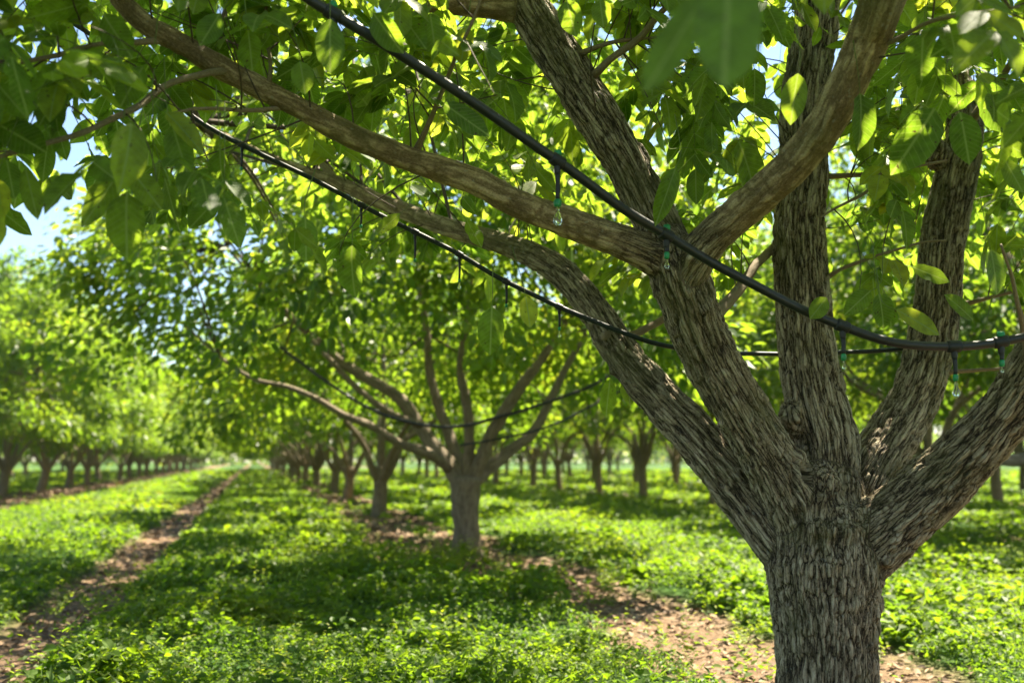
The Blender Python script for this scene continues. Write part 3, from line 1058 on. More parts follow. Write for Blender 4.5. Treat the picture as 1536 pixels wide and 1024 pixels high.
# single leaves that the photo shows clearly: stalk foot -> tip, depth, width in px, tint
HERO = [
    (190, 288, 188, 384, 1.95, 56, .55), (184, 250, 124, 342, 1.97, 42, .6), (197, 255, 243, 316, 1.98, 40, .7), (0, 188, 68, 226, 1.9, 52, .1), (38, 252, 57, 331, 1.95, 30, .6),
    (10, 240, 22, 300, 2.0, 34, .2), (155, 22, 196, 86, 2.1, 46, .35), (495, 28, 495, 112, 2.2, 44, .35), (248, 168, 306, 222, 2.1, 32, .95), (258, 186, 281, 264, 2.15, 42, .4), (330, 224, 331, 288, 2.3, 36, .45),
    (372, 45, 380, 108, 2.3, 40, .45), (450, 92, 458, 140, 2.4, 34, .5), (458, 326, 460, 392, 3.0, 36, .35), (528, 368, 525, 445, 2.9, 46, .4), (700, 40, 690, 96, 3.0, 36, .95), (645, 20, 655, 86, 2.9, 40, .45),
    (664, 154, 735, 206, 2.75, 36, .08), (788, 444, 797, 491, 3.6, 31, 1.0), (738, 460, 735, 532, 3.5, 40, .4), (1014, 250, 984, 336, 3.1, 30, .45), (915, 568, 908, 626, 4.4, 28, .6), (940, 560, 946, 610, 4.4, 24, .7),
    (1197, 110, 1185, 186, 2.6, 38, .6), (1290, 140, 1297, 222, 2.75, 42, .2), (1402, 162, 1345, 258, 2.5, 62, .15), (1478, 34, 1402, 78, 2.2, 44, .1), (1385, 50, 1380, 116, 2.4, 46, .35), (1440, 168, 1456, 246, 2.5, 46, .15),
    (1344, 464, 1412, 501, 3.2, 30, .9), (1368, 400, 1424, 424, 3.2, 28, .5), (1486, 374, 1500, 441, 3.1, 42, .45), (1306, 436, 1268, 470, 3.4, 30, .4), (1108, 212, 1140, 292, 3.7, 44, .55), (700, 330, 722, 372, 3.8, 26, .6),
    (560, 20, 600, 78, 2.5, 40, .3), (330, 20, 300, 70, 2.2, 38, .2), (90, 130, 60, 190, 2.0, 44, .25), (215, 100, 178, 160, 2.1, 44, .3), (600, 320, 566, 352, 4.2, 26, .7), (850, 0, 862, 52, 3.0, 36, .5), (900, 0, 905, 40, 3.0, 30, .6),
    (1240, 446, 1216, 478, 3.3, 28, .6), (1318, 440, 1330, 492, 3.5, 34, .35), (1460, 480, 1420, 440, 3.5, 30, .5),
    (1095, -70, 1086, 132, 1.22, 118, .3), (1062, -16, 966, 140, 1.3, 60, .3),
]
for x0, y0, x1, y1, d, w, tn in HERO:
    if d > 1.5:
        d = d + .6 * min(1, max(0, (3.2 - d) / 1.3))
    a, b = at(x0, y0, d), at(x1, y1, d - .012)
    D = b - a
    nrm = -c_f + c_u * RNG.uniform(.1, .5) + c_r * RNG.uniform(-.6, .6)
    add_leaflets(a[None], D[None], nrm[None], np.array([np.linalg.norm(D)]), np.array([w * d / FOC]), np.array([tn]))
    up = a - unit(D) * .07 + np.array([0, 0, .10]) + rnd() * .02
    TW.tube([a + D * .02, a - unit(D) * .05, up], [.0009, .0013, .0018], k=4, step=.03, cap=False, mi=1)

# added leaf spray, unseen above the frame, that shades the close leaves
SUNV = np.array([.8 * math.cos(R(59)), .6 * math.cos(R(59)), math.sin(R(59))])
c_ = at(1080, 10, 1.25) + SUNV * .52
NSH = 90
O_, D_, N_, L_, W_ = clump_leaves(c_, .22, .09, NSH, .15, -c_r)
xs_, ys_, ds_ = proj(O_ + unit(D_) * L_[:, None] * .9)
kp_ = ys_ < -60
O_, D_, N_, L_, W_ = O_[kp_], D_[kp_], N_[kp_], L_[kp_], W_[kp_]
NSH = len(O_)
add_leaflets(O_, D_, N_, L_, W_, RNG.beta(2, 2.4, NSH))
TW.tube([at(1095, -75, 1.22), c_, c_ + np.array([.35, .2, .5])], [.002, .004, .006], k=5, step=.05, cap=False)
LO, LD, LN = np.vstack(LO), np.vstack(LD), np.vstack(LN)
LL, LW, LT = np.concatenate(LL), np.concatenate(LW), np.concatenate(LT)
print("near tree leaflets", len(LO))
Vs, Qs, Us, n0 = [], [], [], 0
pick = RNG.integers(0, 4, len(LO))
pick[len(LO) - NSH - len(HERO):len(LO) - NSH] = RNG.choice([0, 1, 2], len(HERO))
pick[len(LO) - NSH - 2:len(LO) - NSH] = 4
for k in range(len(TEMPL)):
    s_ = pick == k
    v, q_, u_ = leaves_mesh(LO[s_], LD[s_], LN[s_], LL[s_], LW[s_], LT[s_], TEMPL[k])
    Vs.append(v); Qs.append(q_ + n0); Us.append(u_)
    n0 += len(v)
nleafq = sum(len(x) for x in Qs)
TV = np.vstack(TW.V)
TQ = np.vstack(TW.Q) + n0
tmi = np.concatenate(TW.mq)
V = np.vstack(Vs + [TV]) - BASE
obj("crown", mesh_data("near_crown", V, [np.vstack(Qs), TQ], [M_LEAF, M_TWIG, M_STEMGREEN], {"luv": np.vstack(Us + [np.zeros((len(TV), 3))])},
    np.concatenate([np.zeros(nleafq, int), tmi + 1])), MAIN)
tag(MAIN, "big walnut tree in sharp focus with rough grey trunk forking into thick limbs", "tree", "walnut trees of the orchard")

# ------------------------------------------------------------------ hoses and drip emitters
def hose(pts, r, mat, label):
    P, W = spline([at(*p) for p in pts], np.full(len(pts), r), .04)
    P = P + np.stack([noise3(P * 3 + 7), noise3(P * 3 + 17), noise3(P * 3 + 27)], 1) * .012
    c = P[len(P) // 2].copy()
    b = MB()
    b.tube(P - c, W, k=14)
    o = obj("irrigation_hose", b.data("hose", mat))
    o.location = c
    tag(o, label, "hose", "irrigation hoses in the orchard")
    return P


HP1 = hose(HOSE1, .0155, M_HOSE, "thick black hose crossing in front of the near tree's limbs")
HP2 = hose(HOSE2, .0105, M_HOSE_BACK, "thinner black hose strung behind, below the long branch of the near tree")
H3 = [(420, 520, 13.4), (480, 565, 13.3), (540, 605, 13.1), (610, 632, 12.9), (680, 640, 12.8), (750, 625, 12.8), (830, 600, 12.9), (900, 572, 13.0), (980, 520, 13.2)]
hose(H3, .022, M_HOSE, "dark blurred hose sagging across the middle tree's fork")
H4 = [(690, 668, 12.9), (760, 655, 13.0), (820, 640, 13.0), (880, 612, 13.2), (960, 570, 13.4), (1010, 540, 13.6)]
hose(H4, .016, M_HOSE, "thin blurred hose rising to the right of the middle tree")


def emitter(P, px, r, stem, label, group, bulb=1.0, cs=.72, back=False, green_top=False):
    x, y, d = proj(P)
    i = int(np.argmin(np.abs(x - px) + (d < 0) * 1e6))
    c = P[i]
    T_ = unit(P[min(i + 1, len(P) - 1)] - P[max(i - 1, 0)])
    root = empty("drip_emitter", c)
    b = MB()
    t = np.array([-.024, -.021, -.017, .017, .021, .024]) * (r / .0155)
    b.tube(t[:, None] * T_, np.array([1.06, 1.26, 1.32, 1.32, 1.26, 1.06]) * r, k=16)
    b.lathe((0, 0, -r - .026 * r / .0155), [(.0, 0), (.009 * r / .0155, .0), (.0095 * r / .0155, .004), (.011 * r / .0155, .02), (.011 * r / .0155, .03)], k=12)
    obj("clip", b.data("clip", M_CLIP, shade=True), root)
    if green_top:
        b = MB()
        b.lathe((.002, 0, r * .9), [(.0, .0), (.012, .0), (.013, .012), (.011, .020), (.0, .021)], k=8)
        obj("knob", b.data("knob", M_GREEN), root)
    s = r / .0155
    z0 = -r - .024 * s
    b = MB()
    b.tube([(0, 0, z0 + .004), (.0015, 0, z0 - stem * .5), (0, 0, z0 - stem)], [.0082 * s, .0072 * s, .0068 * s], k=10, step=.02)
    obj("stem", b.data("stem", M_CLIP), root)
    z1 = z0 - stem
    b = MB()
    b.lathe((0, 0, z1 - .022 * s), [(.0, 0), (.008 * s * cs, .0), (.0120 * s * cs, .004 * s), (.0125 * s * cs, .012 * s), (.0120 * s * cs, .020 * s), (.0075 * s * cs, .0245 * s), (.0, .025 * s)], k=14)
    obj("collar", b.data("collar", M_GREEN), root)
    if bulb:
        z2 = z1 - .022 * s
        b = MB()
        pr = [(.0, -.060), (.006, -.0585), (.0115, -.053), (.0138, -.045), (.0130, -.036), (.0095, -.026), (.0058, -.016), (.0048, -.008), (.0048, .001), (.0, .0012)]
        b.lathe((0, 0, z2), [(a * s * bulb, z * s * bulb) for a, z in pr], k=20)
        obj("bulb", b.data("bulb", M_GLASS), root)
    tag(root, label, "drip emitter", group)
    return root


GE = "drip emitters on the front hose"
emitter(HP1, 500, .0155, .03, "green-topped emitter at the top left end of the front hose", GE, .4, green_top=True)
emitter(HP1, 833, .0155, .085, "clear bulb emitter with bright green collar hanging before the long branch", GE, 1.0, 1.0, green_top=True)
emitter(HP1, 999, .0155, .018, "short green emitter where the front hose crosses the fork of the leaning limb", GE, .55, green_top=True)
emitter(HP1, 1262, .0155, .055, "emitter hanging beside the upright middle limb", GE, .5)
emitter(HP1, 1430, .0155, .055, "clear bulb emitter hanging between the two right limbs", GE, .9)
emitter(HP1, 1502, .0155, .022, "emitter clipped to the front hose against the right front limb", GE, .35, green_top=True)
GB = "drip emitters on the back hose"
for px, st_, lb in ((358, .07, "dark emitter high on the back hose at its left end"), (541, .06, "teal emitter just under the lower left limb's thin end"),
                    (622, .09, "long dark emitter on the back hose below the ringed part of the limb"), (687, .08, "emitter with a teal collar on the back hose, left of centre"),
                    (757, .07, "thin dark emitter on the back hose left of the bright leaf"), (843, .06, "emitter with glinting bulb on the back hose right of the bright leaf"),
                    (1104, .06, "dark emitter seen through the gap right of the leaning limb")):
    emitter(HP2, px, .0105, st_, lb, GB, .45 if px not in (843, 687) else .75)

# ------------------------------------------------------------------ orchard trees
def tree_wood(limbs, mat):
    b = MB()
    for k, (P, W) in enumerate(limbs):
        b.tube(P, W, k=12 if W[0] > .06 else 7, step=.18, wob=.22, off=k * 2.3)
    return b


def crown_leaves(clumps, per, size, rx, rz, axis, tint_lo=0.0):
    Os, Ds, Ns, Ls, Ws, Ts = [], [], [], [], [], []
    for c in clumps:
        out_ = unit((c - axis) * np.array([1, 1, .6]))
        f = RNG.uniform(.75, 1.3)
        O, D, Nn, Ln, Wd = clump_leaves(c, rx * f, rz * f, int(per * f * f), size, out_)
        Os.append(O); Ds.append(D); Ns.append(Nn); Ls.append(Ln); Ws.append(Wd)
        Ts.append(np.clip(tint_lo + RNG.beta(2, 2.2) * .9 + RNG.normal(size=len(O)) * .14, 0, 1))
    return diamond_mesh(np.vstack(Os), np.vstack(Ds), np.vstack(Ns), np.concatenate(Ls), np.concatenate(Ws), np.concatenate(Ts))


def make_variant(seed, Rx, Ry, H, nclump, per, size, zlow=1.75, fork=1.0, dia=.36):
    global RNG
    RNG = np.random.default_rng(seed)
    limbs = []
    lean = RNG.normal(size=2) * .05
    limbs.append(([(0, 0, -.15), (0, 0, .1), (lean[0], lean[1], fork * .55), (lean[0] * 1.6, lean[1] * 1.6, fork + .1)], [dia * .58, dia * .49, dia * .44, dia * .46]))
    f0 = np.array([lean[0] * 1.5, lean[1] * 1.5, fork - .05])
    nl = int(RNG.integers(5, 7))
    tips = []
    for k in range(nl):
        ph = 2 * math.pi * (k + RNG.uniform(-.25, .25)) / nl
        h = np.array([math.cos(ph) * Rx, math.sin(ph) * Ry, 0])
        e1 = f0 + h * RNG.uniform(.12, .2) + np.array([0, 0, .6 + RNG.uniform(0, .4)])
        e2 = f0 + h * RNG.uniform(.34, .5) + np.array([0, 0, 1.35 + RNG.uniform(0, .8)])
        e3 = f0 + h * RNG.uniform(.62, .8) + np.array([0, 0, (H - 2) * RNG.uniform(.38, .72)])
        limbs.append(([f0 - np.array([0, 0, .15]) + h * .02, f0 + h * .07 + np.array([0, 0, .18]), e1, e2, e3], [dia * .24, dia * .22, dia * .17, dia * .125, .02]))
        tips += [e1 * .4 + e2 * .6, e2, e3, (e2 + e3) / 2]
    tips.append(f0 + np.array([0, 0, H * .45]))
    limbs.append(([f0, f0 + np.array([.1, .05, H * .25]), f0 + np.array([0, .1, H * .55])], [dia * .24, dia * .16, .03]))
    tips = np.array(tips)
    clumps = []
    while len(clumps) < nclump:
        ph = RNG.uniform(0, 2 * math.pi)
        rr = RNG.uniform(.12, 1) ** .55
        top = 1.9 + (H - 2.2) * math.sqrt(max(0, 1 - .92 * rr ** 2.4))
        lo = zlow + (1 - rr) * 1.5 + RNG.uniform(0, .3)
        z = lo + (top - lo) * RNG.uniform(0, 1) ** .8
        c = np.array([math.cos(ph) * rr * Rx, math.sin(ph) * rr * Ry, z])
        if noise3(np.array([c * .75 + seed]))[0] < -.12:
            continue
        clumps.append(c)
    for c in clumps[::2]:
        e = tips[np.argmin(np.linalg.norm(tips - c, axis=1))]
        limbs.append(([e, (e + c) / 2 + RNG.normal(size=3) * .12, c], [.024, .015, .005]))
    wood = tree_wood([(np.array(p), np.array(w)) for p, w in limbs], M_BARK_BG)
    tm = wood.data("orchard_trunk", M_BARK_BG, {"ridge": np.full(wood.n, .6)})
    V, Q, U = crown_leaves(clumps, per, size, .62, .5, np.array([0, 0, 3.0]))
    cm = mesh_data("orchard_crown", V, [Q], M_LEAF_BG, {"luv": U}, shade=False)
    return tm, cm


VAR_L = [make_variant(100 + k, 3.9, 3.9, 8.6, 160, 150, .18, dia=.36) for k in range(2)]     # left row: taller, older
VAR_R = [make_variant(200 + k, 3.2, 3.1, 7.6, 112, 115, .16, zlow=2.15, fork=1.3, dia=.31) for k in range(4)]             # rows right of the lane
VAR_M = [make_variant(300 + k, 4.3, 4.2, 7.2, 160, 140, .16, dia=.36) for k in range(2)]    # the row of the near tree

ORD = ["nearest", "second", "third", "fourth", "fifth", "sixth", "seventh", "eighth", "ninth", "tenth", "eleventh", "twelfth"]


def plant(x, y, var, rz, s, label):
    t = empty("walnut_tree", (x, y, 0), rz, s)
    obj("trunk", var[0], t)
    obj("crown", var[1], t)
    tag(t, label, "tree", "walnut trees of the orchard")
    return t


HELD = []


def row(xs, y0, step, n, variants, name, seed, skip=0, sc=1.0):
    rg = np.random.default_rng(seed)
    for i in range(n):
        y = y0 + step * i + rg.normal() * .25
        x = xs + rg.normal() * .15
        j = i - skip
        lab = f"{ORD[j]} blurred walnut tree of {name} from the near end" if 0 <= j < 8 else (f"crown leaning in at the near end of {name}" if j < 0 else f"one of the small far trees towards the end of {name}")
        HELD.append(plant(x, y, variants[int(rg.integers(len(variants)))], rg.uniform(0, 6.28), sc * rg.uniform(.90, 1.10), lab))


row(-8.55, 32.8, 6.2, 24, VAR_L, "the left row", 1, skip=1)
row(2.85, 22.9, 8.2, 20, VAR_M, "the row behind the middle tree", 2)
row(12.0, 11.0, 4.65, 20, VAR_R, "the first row to the right", 3, skip=1)
row(20.0, 12.5, 5.6, 16, VAR_R, "the second row to the right", 4)
row(28.5, 19.0, 6.5, 14, VAR_R, "the third row to the right", 5)
row(37.5, 26.0, 7.5, 12, VAR_R, "the fourth row to the right", 6)
row(-17.5, 60.0, 7.0, 10, VAR_L, "the row behind the left row", 7)

for t_ in HELD:
    if "near end of the first row to the right" in t_["label"] and "leaning" in t_["label"]:
        bpy.context.view_layer.update()
        inv = t_.matrix_world.inverted()
        P, W = limb([(1668, 668, 13.6, 26), (1610, 672, 13.4, 26), (1560, 684, 13.2, 24), (1520, 690, 13.0, 20), (1490, 690, 12.8, 15), (1466, 684, 12.6, 9), (1440, 668, 12.4, 5)])
        stem_ = np.array([t_.location.x, t_.location.y, 1.15])
        P, W = np.vstack([stem_, P]), np.concatenate([[.13], W])
        P = np.array([inv @ Vector(p) for p in P])
        b = MB()
        b.tube(P, W, k=10, step=.1, wob=.2)
        obj("limb", b.data("low_limb", M_BARK_BG, {"ridge": np.full(b.n, .6)}), t_)

# the middle tree, one spacing behind the near tree: limbs traced at its own distance
RNG = np.random.default_rng(77)
MB_ = on_ground(700, 832)
DM = float((MB_ - CAM) @ c_f)
MID = empty("walnut_tree", MB_)
tag(MID, "blurred middle walnut tree left of the near tree, limbs fanning from a short trunk", "tree", "walnut trees of the orchard")


def mlimb(pts, extra=()):
    P, W = limb(pts, extra)
    return P - MB_, W * (.86 if pts[0][3] < 60 else 1)


ML = [
    mlimb([(700, 848, DM, 62), (700, 830, DM, 48), (700, 810, DM, 42), (699, 780, DM, 41), (698, 735, DM, 44), (700, 712, DM, 50)]),
    mlimb([(692, 730, DM, 34), (676, 700, DM, 30), (650, 668, DM + .1, 27), (625, 632, DM + .2, 24), (600, 598, DM + .2, 22), (560, 572, DM + .2, 19), (515, 545, DM + .2, 17), (480, 515, DM + .2, 14), (440, 480, DM + .1, 11), (400, 440, DM, 8), (340, 370, DM - .2, 5)]),
    mlimb([(672, 700, DM - .1, 20), (640, 678, DM - .5, 18), (600, 665, DM - .7, 15), (560, 640, DM - .9, 13), (515, 622, DM - 1.1, 12), (475, 598, DM - 1.2, 10), (430, 580, DM - 1.3, 9), (380, 568, DM - 1.4, 8), (330, 535, DM - 1.5, 6), (280, 490, DM - 1.6, 4)]),
    mlimb([(630, 636, DM + .1, 14), (590, 622, DM - .2, 13), (545, 590, DM - .3, 11), (500, 545, DM - .4, 9), (460, 500, DM - .5, 8), (420, 455, DM - .6, 7), (380, 410, DM - .7, 6), (335, 350, DM - .8, 4)]),
    mlimb([(695, 720, DM + .1, 26), (680, 670, DM + .4, 20), (662, 620, DM + .6, 18), (645, 560, DM + .7, 16), (640, 500, DM + .7, 13), (630, 430, DM + .7, 10), (620, 360, DM + .7, 7)]),
    mlimb([(702, 715, DM, 26), (704, 670, DM, 20), (702, 620, DM, 18), (697, 590, DM, 16), (690, 545, DM - .1, 12), (700, 480, DM - .2, 9), (710, 400, DM - .3, 6)]),
    mlimb([(706, 725, DM, 30), (722, 690, DM - .1, 25), (735, 655, DM - .2, 23), (758, 615, DM - .3, 22), (785, 575, DM - .4, 20), (815, 535, DM - .5, 15), (850, 480, DM - .6, 11), (880, 420, DM - .7, 7)]),
    mlimb([(712, 722, DM, 26), (745, 692, DM + .2, 23), (775, 668, DM + .3, 20), (802, 645, DM + .4, 18), (825, 600, DM + .5, 15), (850, 550, DM + .6, 12), (885, 490, DM + .7, 9)]),
]
for k, (P, W) in enumerate(ML):
    b = MB()
    b.tube(P, W, k=14, step=.09, wob=.28, off=k * 2.1 + 1)
    obj("trunk" if k == 0 else "limb", b.data("middle_wood", M_BARK_BG, {"ridge": np.full(b.n, .65)}), MID)
tips = np.vstack([P[4::2] for P, W in ML[1:]])
clumps = []
while len(clumps) < 230:
    ph = RNG.uniform(0, 2 * math.pi)
    rr = RNG.uniform(.08, 1) ** .55
    left = math.cos(ph) < 0
    Rx = 5.3 if left else 2.9
    top = 2.2 + 4.6 * math.sqrt(max(0, 1 - .92 * rr ** 2.4))
    lo = (1.9 if left else 1.9) + (1 - rr) * 1.3 + RNG.uniform(0, .4)
    z = lo + (top - lo) * RNG.uniform(0, 1) ** .9
    c = np.array([math.cos(ph) * rr * Rx, math.sin(ph) * rr * 4.7, z])
    x, y, d = proj((c + MB_)[None])
    if y[0] > np.interp(x[0], [0, 100, 200, 270, 330, 420, 520, 600, 700, 800, 900, 1000, 1200], [400, 430, 500, 560, 580, 570, 545, 535, 535, 530, 545, 580, 610]) and c[1] < 1.0:
        continue
    if noise3(np.array([c * .8 + 50]))[0] < -.13:
        continue
    clumps.append(c)
b = MB()
for c in clumps[::2]:
    e = tips[np.argmin(np.linalg.norm(tips - c, axis=1))]
    b.tube([e, (e + c) / 2 + RNG.normal(size=3) * .1, c], [.02, .012, .004], k=5, step=.25, cap=False)
V, Q, U = crown_leaves(clumps, 150, .14, .60, .5, np.array([0, 0, 3.0]))
nq = len(Q)
BV, BQ = np.vstack(b.V), np.vstack(b.Q) + len(V)
obj("crown", mesh_data("middle_crown", np.vstack([V, BV]), [Q, BQ], [M_LEAF_BG, M_TWIG], {"luv": np.vstack([U, np.zeros((len(BV), 3))])},
    np.concatenate([np.zeros(nq, int), np.ones(len(BQ), int)]), shade=False), MID)

# ------------------------------------------------------------------ ground
RNG = np.random.default_rng(11)


def soil_amount(x, y):
    """1 = bare dirt, 0 = covered"""
    n1 = noise2(x, y, .9, 1) * .9 + noise2(x, y, 2.6, 2) * .5
    n2 = noise2(x, y, .45, 5)
    x = np.asarray(x, float).ravel()
    y = np.asarray(y, float).ravel()
    s = np.zeros_like(x)
    # wheel track in the lane
    cx = -1.45 + .12 * noise2(y * 0, y, .25, 8)
    s = np.maximum(s, smooth(.12, -.12, np.abs(x - cx) - .36 + n1 * .09))
    # bare strip beside the near row
    hw = np.interp(y, [0, 5, 9, 13, 20, 40], [.72, .68, .56, .46, .4, .35])
    s = np.maximum(s, smooth(.2, -.2, np.abs(x - 3.15) - hw + n1 * .75 + n2 * .5))
    s = np.maximum(s, smooth(.15, -.3, np.abs(x - 2.3) - .5 + n1 * .9 + n2 * .9) * smooth(8, 12, y))
    # strip under the left row
    s = np.maximum(s, smooth(.25, -.25, np.abs(x + 7.5) - 1.3 + n1 * .5 + n2 * .5))
    # strips under the right rows
    for rx in (12.3, 20.3, 28.8, 37.8):
        s = np.maximum(s, smooth(.3, -.3, np.abs(x - rx) - .5 + n1 * .7 + n2 * .8) * .9)
    return s


def ground_z(x, y):
    return noise2(x, y, .35, 3) * .06 + noise2(x, y, 1.7, 4) * .022


xs = np.concatenate([-np.geomspace(12.2, 420, 24)[::-1], np.arange(-12, 15.01, .14), np.geomspace(15.2, 420, 24)])
ys = np.concatenate([[-60, -30, -12, -6, -3, -1, 0.5], np.arange(1.6, 26, .14), np.geomspace(26.2, 900, 110)])
GX, GY = np.meshgrid(xs, ys)
gx, gy = GX.ravel(), GY.ravel()
so = soil_amount(gx, gy)
gz = ground_z(gx, gy) - .035 * so + noise2(gx, gy, 5.5, 6) * .06 * so
ii = (np.arange(len(ys) - 1)[:, None] * len(xs) + np.arange(len(xs) - 1)[None]).ravel()
GQ = np.stack([ii, ii + 1, ii + len(xs) + 1, ii + len(xs)], 1)
m, nt, N, L, out = new_mat("orchard_ground")
a = N("ShaderNodeAttribute", attribute_name="soil")
tc = N("ShaderNodeTexCoord")
n1 = N("ShaderNodeTexNoise", Scale=1.6, Detail=8.0, Roughness=0.65)
L(tc, "Object", n1, "Vector")
n2 = N("ShaderNodeTexNoise", Scale=16.0, Detail=8.0, Roughness=0.7)
L(tc, "Object", n2, "Vector")
rs = N("ShaderNodeValToRGB")
ramp(rs, [(0.25, (0.085, 0.052, 0.030)), (0.45, (0.18, 0.115, 0.070)), (0.6, (0.28, 0.188, 0.118)), (0.8, (0.40, 0.285, 0.185))])
av = N("ShaderNodeMix", data_type='FLOAT')
av.inputs[0].default_value = .5
L(n1, "Fac", av, 2)
L(n2, "Fac", av, 3)
L(av, 0, rs, 0)
rg_ = N("ShaderNodeValToRGB")
ramp(rg_, [(0.3, (0.022, 0.055, 0.012)), (0.5, (0.045, 0.10, 0.018)), (0.7, (0.085, 0.15, 0.025))])
L(n2, "Fac", rg_, 0)
mx = N("ShaderNodeMix", data_type='RGBA')
L(a, "Fac", mx, 0)
L(rg_, 0, mx, 6)
L(rs, 0, mx, 7)
pr = N("ShaderNodeBsdfPrincipled", Roughness=0.95)
pr.inputs["Specular IOR Level"].default_value = 0.15
L(mx, 2, pr, 0)
vo = N("ShaderNodeTexVoronoi", Scale=14.0)
L(tc, "Object", vo, "Vector")
hh = N("ShaderNodeMath", operation='MULTIPLY_ADD')
L(vo, "Distance", hh, 0)
hh.inputs[1].default_value = -.6
L(n2, "Fac", hh, 2)
bp = N("ShaderNodeBump", Strength=1.0, Distance=0.05)
L(hh, 0, bp, "Height")
L(bp, 0, pr, "Normal")
L(pr, 0, out, 0)
g = obj("ground", mesh_data("ground", np.stack([gx, gy, gz], 1), [GQ], m, {"soil": so}))
tag(g, kind="structure")

# ground cover: low leafy weeds, finer near the lens, coarser far away
def cover_points(n, d0, d1, margin=.10):
    """points in the lens wedge, equal numbers per log distance"""
    d = d0 * (d1 / d0) ** RNG.random(n)
    a = RNG.uniform(-.51 - margin, .51 + margin, n)
    x = CAM[0] + d * (np.tan(a) * c_r[0] + c_fh[0])
    y = CAM[1] + d * (np.tan(a) * c_r[1] + c_fh[1])
    return x, y, d


def cover_height(x, y):
    h = .15 + noise2(x, y, .55, 21) * .16 + noise2(x, y, 1.5, 22) * .20 + noise2(x, y, 4.0, 23) * .16
    return np.clip(h, .03, .42)


def sprigs(V, Q, U):
    """taller weeds standing out of the carpet, most of them along the track and at its left"""
    Os, Ds, Ns, Ls, Ts = [], [], [], [], []
    spots = [(-2.35 + RNG.normal() * .22, RNG.uniform(5.2, 9)) for _ in range(26)] + [(-.95 + RNG.normal() * .25, RNG.uniform(5, 11)) for _ in range(26)] \
        + [(RNG.uniform(-1, 6.5), RNG.uniform(4.8, 13)) for _ in range(80)] + [(2.6 + RNG.normal() * .5, RNG.uniform(9.5, 13)) for _ in range(30)]
    for x0, y0 in spots:
        hh = RNG.uniform(.12, .34)
        for k in range(int(RNG.integers(3, 8))):
            b = np.array([x0 + RNG.normal() * .06, y0 + RNG.normal() * .06, 0])
            b[2] = ground_z(b[:1], b[1:2])[0]
            tl = np.array([RNG.normal() * .10, RNG.normal() * .10, hh * RNG.uniform(.6, 1.15)])
            n = int(RNG.integers(7, 15))
            t = np.linspace(.2, 1, n)[:, None]
            a = np.arange(n) * 2.4 + RNG.uniform(0, 6)
            Os.append(b + tl * t)
            Ds.append(np.stack([np.cos(a), np.sin(a), RNG.uniform(-.1, .7, n)], 1))
            Ns.append(np.stack([-np.cos(a) * .3, -np.sin(a) * .3, np.ones(n)], 1) + RNG.normal(size=(n, 3)) * .2)
            Ls.append(.055 * (1.25 - .7 * t[:, 0]) * RNG.uniform(.8, 1.3))
            Ts.append(np.clip(.45 + .4 * t[:, 0] + RNG.normal(size=n) * .08, 0, .97))
    Ls = np.concatenate(Ls)
    v, q, u = diamond_mesh(np.vstack(Os), np.vstack(Ds), np.vstack(Ns), Ls, Ls * .5, np.concatenate(Ts))
    return np.vstack([V, v]), np.vstack([Q, q + len(V)]), np.vstack([U, u])


x, y, d = cover_points(470000, 4.3, 120)
s_ = soil_amount(x, y)
kp = RNG.random(len(x)) > np.clip(s_ * 1.5 - .04, 0, .985)
x, y, d = x[kp], y[kp], d[kp]
s_ = s_[kp]
# gather leaves into small plants
sz = .033 * np.maximum(1, d / 6.5) ** .80 * (1 + .9 * np.clip(noise2(x, y, .9, 50) * 2, -.35, .7))
px_, py_ = np.round(x / (sz * 2.2)), np.round(y / (sz * 2.2))
jx = noise2(px_ * 7.13, py_ * 3.77, 1.0, 40) * sz * 1.6
x = x + jx
near_track = np.exp(-((x + 1.45) / .55) ** 2)
hgt = cover_height(x, y) * (1 - .75 * np.clip(s_, 0, 1)) * (1 - .55 * near_track * smooth(9, 18, y)) * (1 - .80 * smooth(-3.0, -5.0, x)) * (1 - .35 * smooth(14, 30, d))
z = ground_z(x, y) + hgt * (.25 + .75 * RNG.random(len(x)) ** .55)
tall = RNG.random(len(x)) < .03
z = z + tall * RNG.uniform(.02, .16, len(x))
nn = len(x)
az = RNG.uniform(0, 2 * math.pi, nn)
D = np.stack([np.cos(az), np.sin(az), RNG.normal(size=nn) * .35 - .1 + tall * .5], 1)
Nn = unit(np.stack([RNG.normal(size=nn) * .42, RNG.normal(size=nn) * .42, np.ones(nn)], 1))
Ln = sz * RNG.uniform(.55, 1.6, nn)
blade = (RNG.random(nn) < .10 + .25 * np.clip(noise2(x, y, .7, 77) * 2.5, 0, 1))
Ln = np.where(blade, Ln * 2.4, Ln)
D[:, 2] = np.where(blade, RNG.uniform(.4, 1.6, nn), D[:, 2])
tn = np.clip(.42 + .55 * noise2(x, y, .5, 30) + .35 * noise2(x, y, 2.2, 31) + RNG.normal(size=nn) * .13, 0, .98)
V, Q, U = diamond_mesh(np.stack([x, y, z], 1) - D * Ln[:, None] * .5, D, Nn, Ln, Ln * np.where(blade, .10, RNG.uniform(.5, .8, nn)), tn)
V, Q, U = sprigs(V, Q, U)
o = obj("ground_cover", mesh_data("ground_cover", V, [Q], M_COVER, {"luv": U}, shade=False))
tag(o, "low leafy green weeds covering the orchard floor between the dirt strips", "ground cover", kind="stuff")

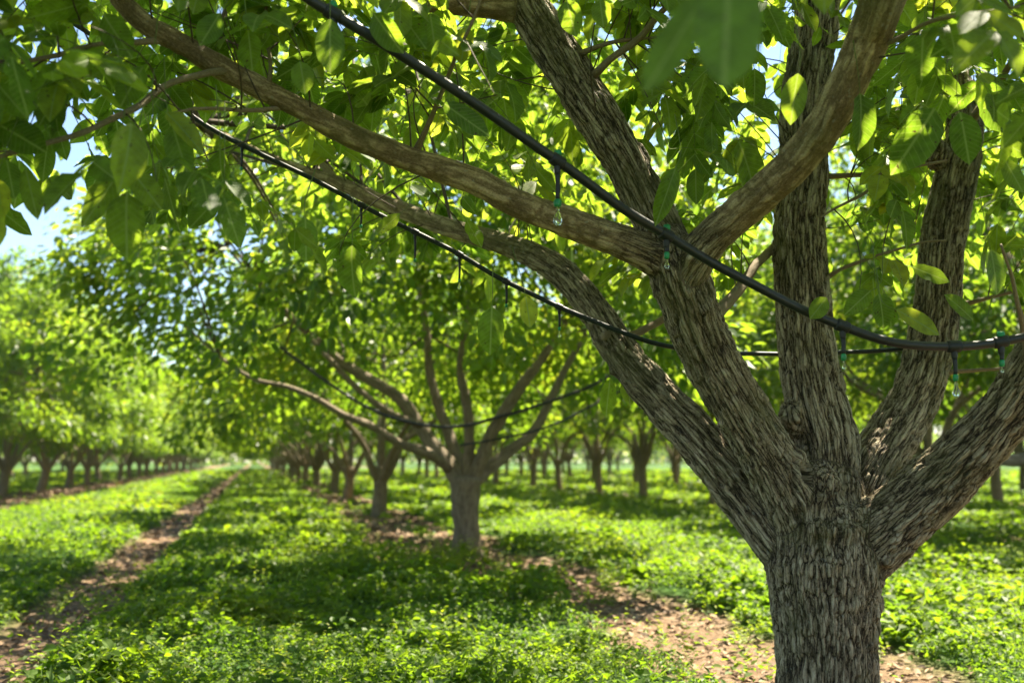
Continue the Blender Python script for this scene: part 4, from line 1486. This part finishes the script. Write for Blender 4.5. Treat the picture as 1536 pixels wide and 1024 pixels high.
# dead leaves and chips lying on the dirt
m, nt, N, L, out = new_mat("dry_litter")
a = N("ShaderNodeAttribute", attribute_name="luv")
sep = N("ShaderNodeSeparateXYZ")
L(a, "Vector", sep, 0)
rr = N("ShaderNodeValToRGB")
ramp(rr, [(0.0, (0.05, 0.028, 0.015)), (0.4, (0.16, 0.096, 0.054)), (0.8, (0.30, 0.20, 0.115)), (1.0, (0.50, 0.37, 0.22))])
L(sep, 2, rr, 0)
pr = N("ShaderNodeBsdfPrincipled", Roughness=0.8)
L(rr, 0, pr, 0)
L(pr, 0, out, 0)
x, y, d = cover_points(60000, 4.3, 60)
s_ = soil_amount(x, y)
kp = RNG.random(len(x)) < s_ * .9
x, y, d = x[kp], y[kp], d[kp]
nn = len(x)
az = RNG.uniform(0, 2 * math.pi, nn)
D = np.stack([np.cos(az), np.sin(az), RNG.normal(size=nn) * .2], 1)
Nn = unit(np.stack([RNG.normal(size=nn) * .35, RNG.normal(size=nn) * .35, np.ones(nn)], 1))
sz = .034 * np.maximum(1, d / 6.5) ** .9 * RNG.uniform(.35, 2.2, nn)
so_ = soil_amount(x, y)
V, Q, U = diamond_mesh(np.stack([x, y, ground_z(x, y) - .035 * so_ + .018 + noise2(x, y, 5.5, 6) * .06 * so_], 1), D, Nn, sz, sz * RNG.uniform(.3, .7, nn), RNG.beta(2, 2, nn))
o = obj("leaf_litter", mesh_data("leaf_litter", V, [Q], m, {"luv": U}, shade=False))
tag(o, "dry brown leaves and chips scattered over the bare dirt strips", "litter", kind="stuff")

# far wood that closes the orchard
x = RNG.uniform(-170, 400, 40000)
y = 235 + .15 * np.abs(x) + RNG.uniform(0, 25, 40000)
top = 9 + 3 * noise2(x, y * 0, .06, 3) + 2 * noise2(x, y, .3, 4)
z = top * RNG.random(40000) ** .7
az = RNG.uniform(0, 6.28, 40000)
V, Q, U = diamond_mesh(np.stack([x, y, z], 1), np.stack([np.cos(az), np.sin(az), RNG.normal(size=40000) * .6], 1), unit(RNG.normal(size=(40000, 3)) + np.array([0, -.4, .8])), np.full(40000, 1.3), np.full(40000, 1.0), RNG.beta(2, 2, 40000))
o = obj("far_wood", mesh_data("far_wood", V, [Q], M_LEAF_BG, {"luv": U}, shade=False))
tag(o, "pale far trees closing the end of the lane", "wood", kind="stuff")

# ------------------------------------------------------------------ light haze between the rows
hz = np.array([(a, b, c) for a in (-470, 470) for b in (-110, 950) for c in (-1.6, 17)], float)
hq = np.array([(0, 1, 3, 2), (4, 6, 7, 5), (0, 4, 5, 1), (2, 3, 7, 6), (0, 2, 6, 4), (1, 5, 7, 3)])
m = bpy.data.materials.new("haze_air")
m.use_nodes = True
nt = m.node_tree
nt.nodes.clear()
pv = nt.nodes.new("ShaderNodeVolumePrincipled")
pv.inputs["Color"].default_value = (0.94, 0.97, 1.0, 1)
pv.inputs["Density"].default_value = 0.00018
pv.inputs["Anisotropy"].default_value = 0.2
mo = nt.nodes.new("ShaderNodeOutputMaterial")
nt.links.new(pv.outputs[0], mo.inputs["Volume"])
o = obj("haze", mesh_data("haze", hz, [hq], m, shade=False))
tag(o, "thin pale haze hanging between the far orchard rows", "haze", kind="stuff")

# ------------------------------------------------------------------ light
EL = R(59)
SUN_H = unit(np.array([.80, .60]))
to_sun = np.array([SUN_H[0] * math.cos(EL), SUN_H[1] * math.cos(EL), math.sin(EL)])
sd = bpy.data.lights.new("sun", 'SUN')
sd.energy = 5.0
sd.angle = R(0.5)
sd.color = (1.0, 0.905, 0.70)
so_ = bpy.data.objects.new("sun", sd)
COL.objects.link(so_)
so_.rotation_euler = Vector(to_sun).to_track_quat('Z', 'Y').to_euler()
w = bpy.data.worlds.new("World")
scene.world = w
w.use_nodes = True
nt = w.node_tree
nt.nodes.clear()
sky = nt.nodes.new("ShaderNodeTexSky")
sky.sky_type = 'NISHITA'
sky.sun_disc = False
sky.sun_elevation = EL
sky.sun_rotation = math.atan2(SUN_H[0], SUN_H[1])
sky.air_density = 1.0
sky.dust_density = 0.4
bg = nt.nodes.new("ShaderNodeBackground")
bg.inputs[1].default_value = 0.055
wo = nt.nodes.new("ShaderNodeOutputWorld")
nt.links.new(sky.outputs[0], bg.inputs[0])
nt.links.new(bg.outputs[0], wo.inputs[0])

vs = scene.view_settings
vs.view_transform = 'Standard'
vs.look = 'None'
vs.exposure = 2.32
vs.gamma = 1.0
cy = scene.cycles
cy.max_bounces = 10
cy.volume_bounces = 1
cy.diffuse_bounces = 5
cy.glossy_bounces = 3
cy.transmission_bounces = 8
cy.transparent_max_bounces = 8
cy.sample_clamp_indirect = 6.0
cy.caustics_reflective = False
cy.caustics_refractive = False
cy.use_denoising = True
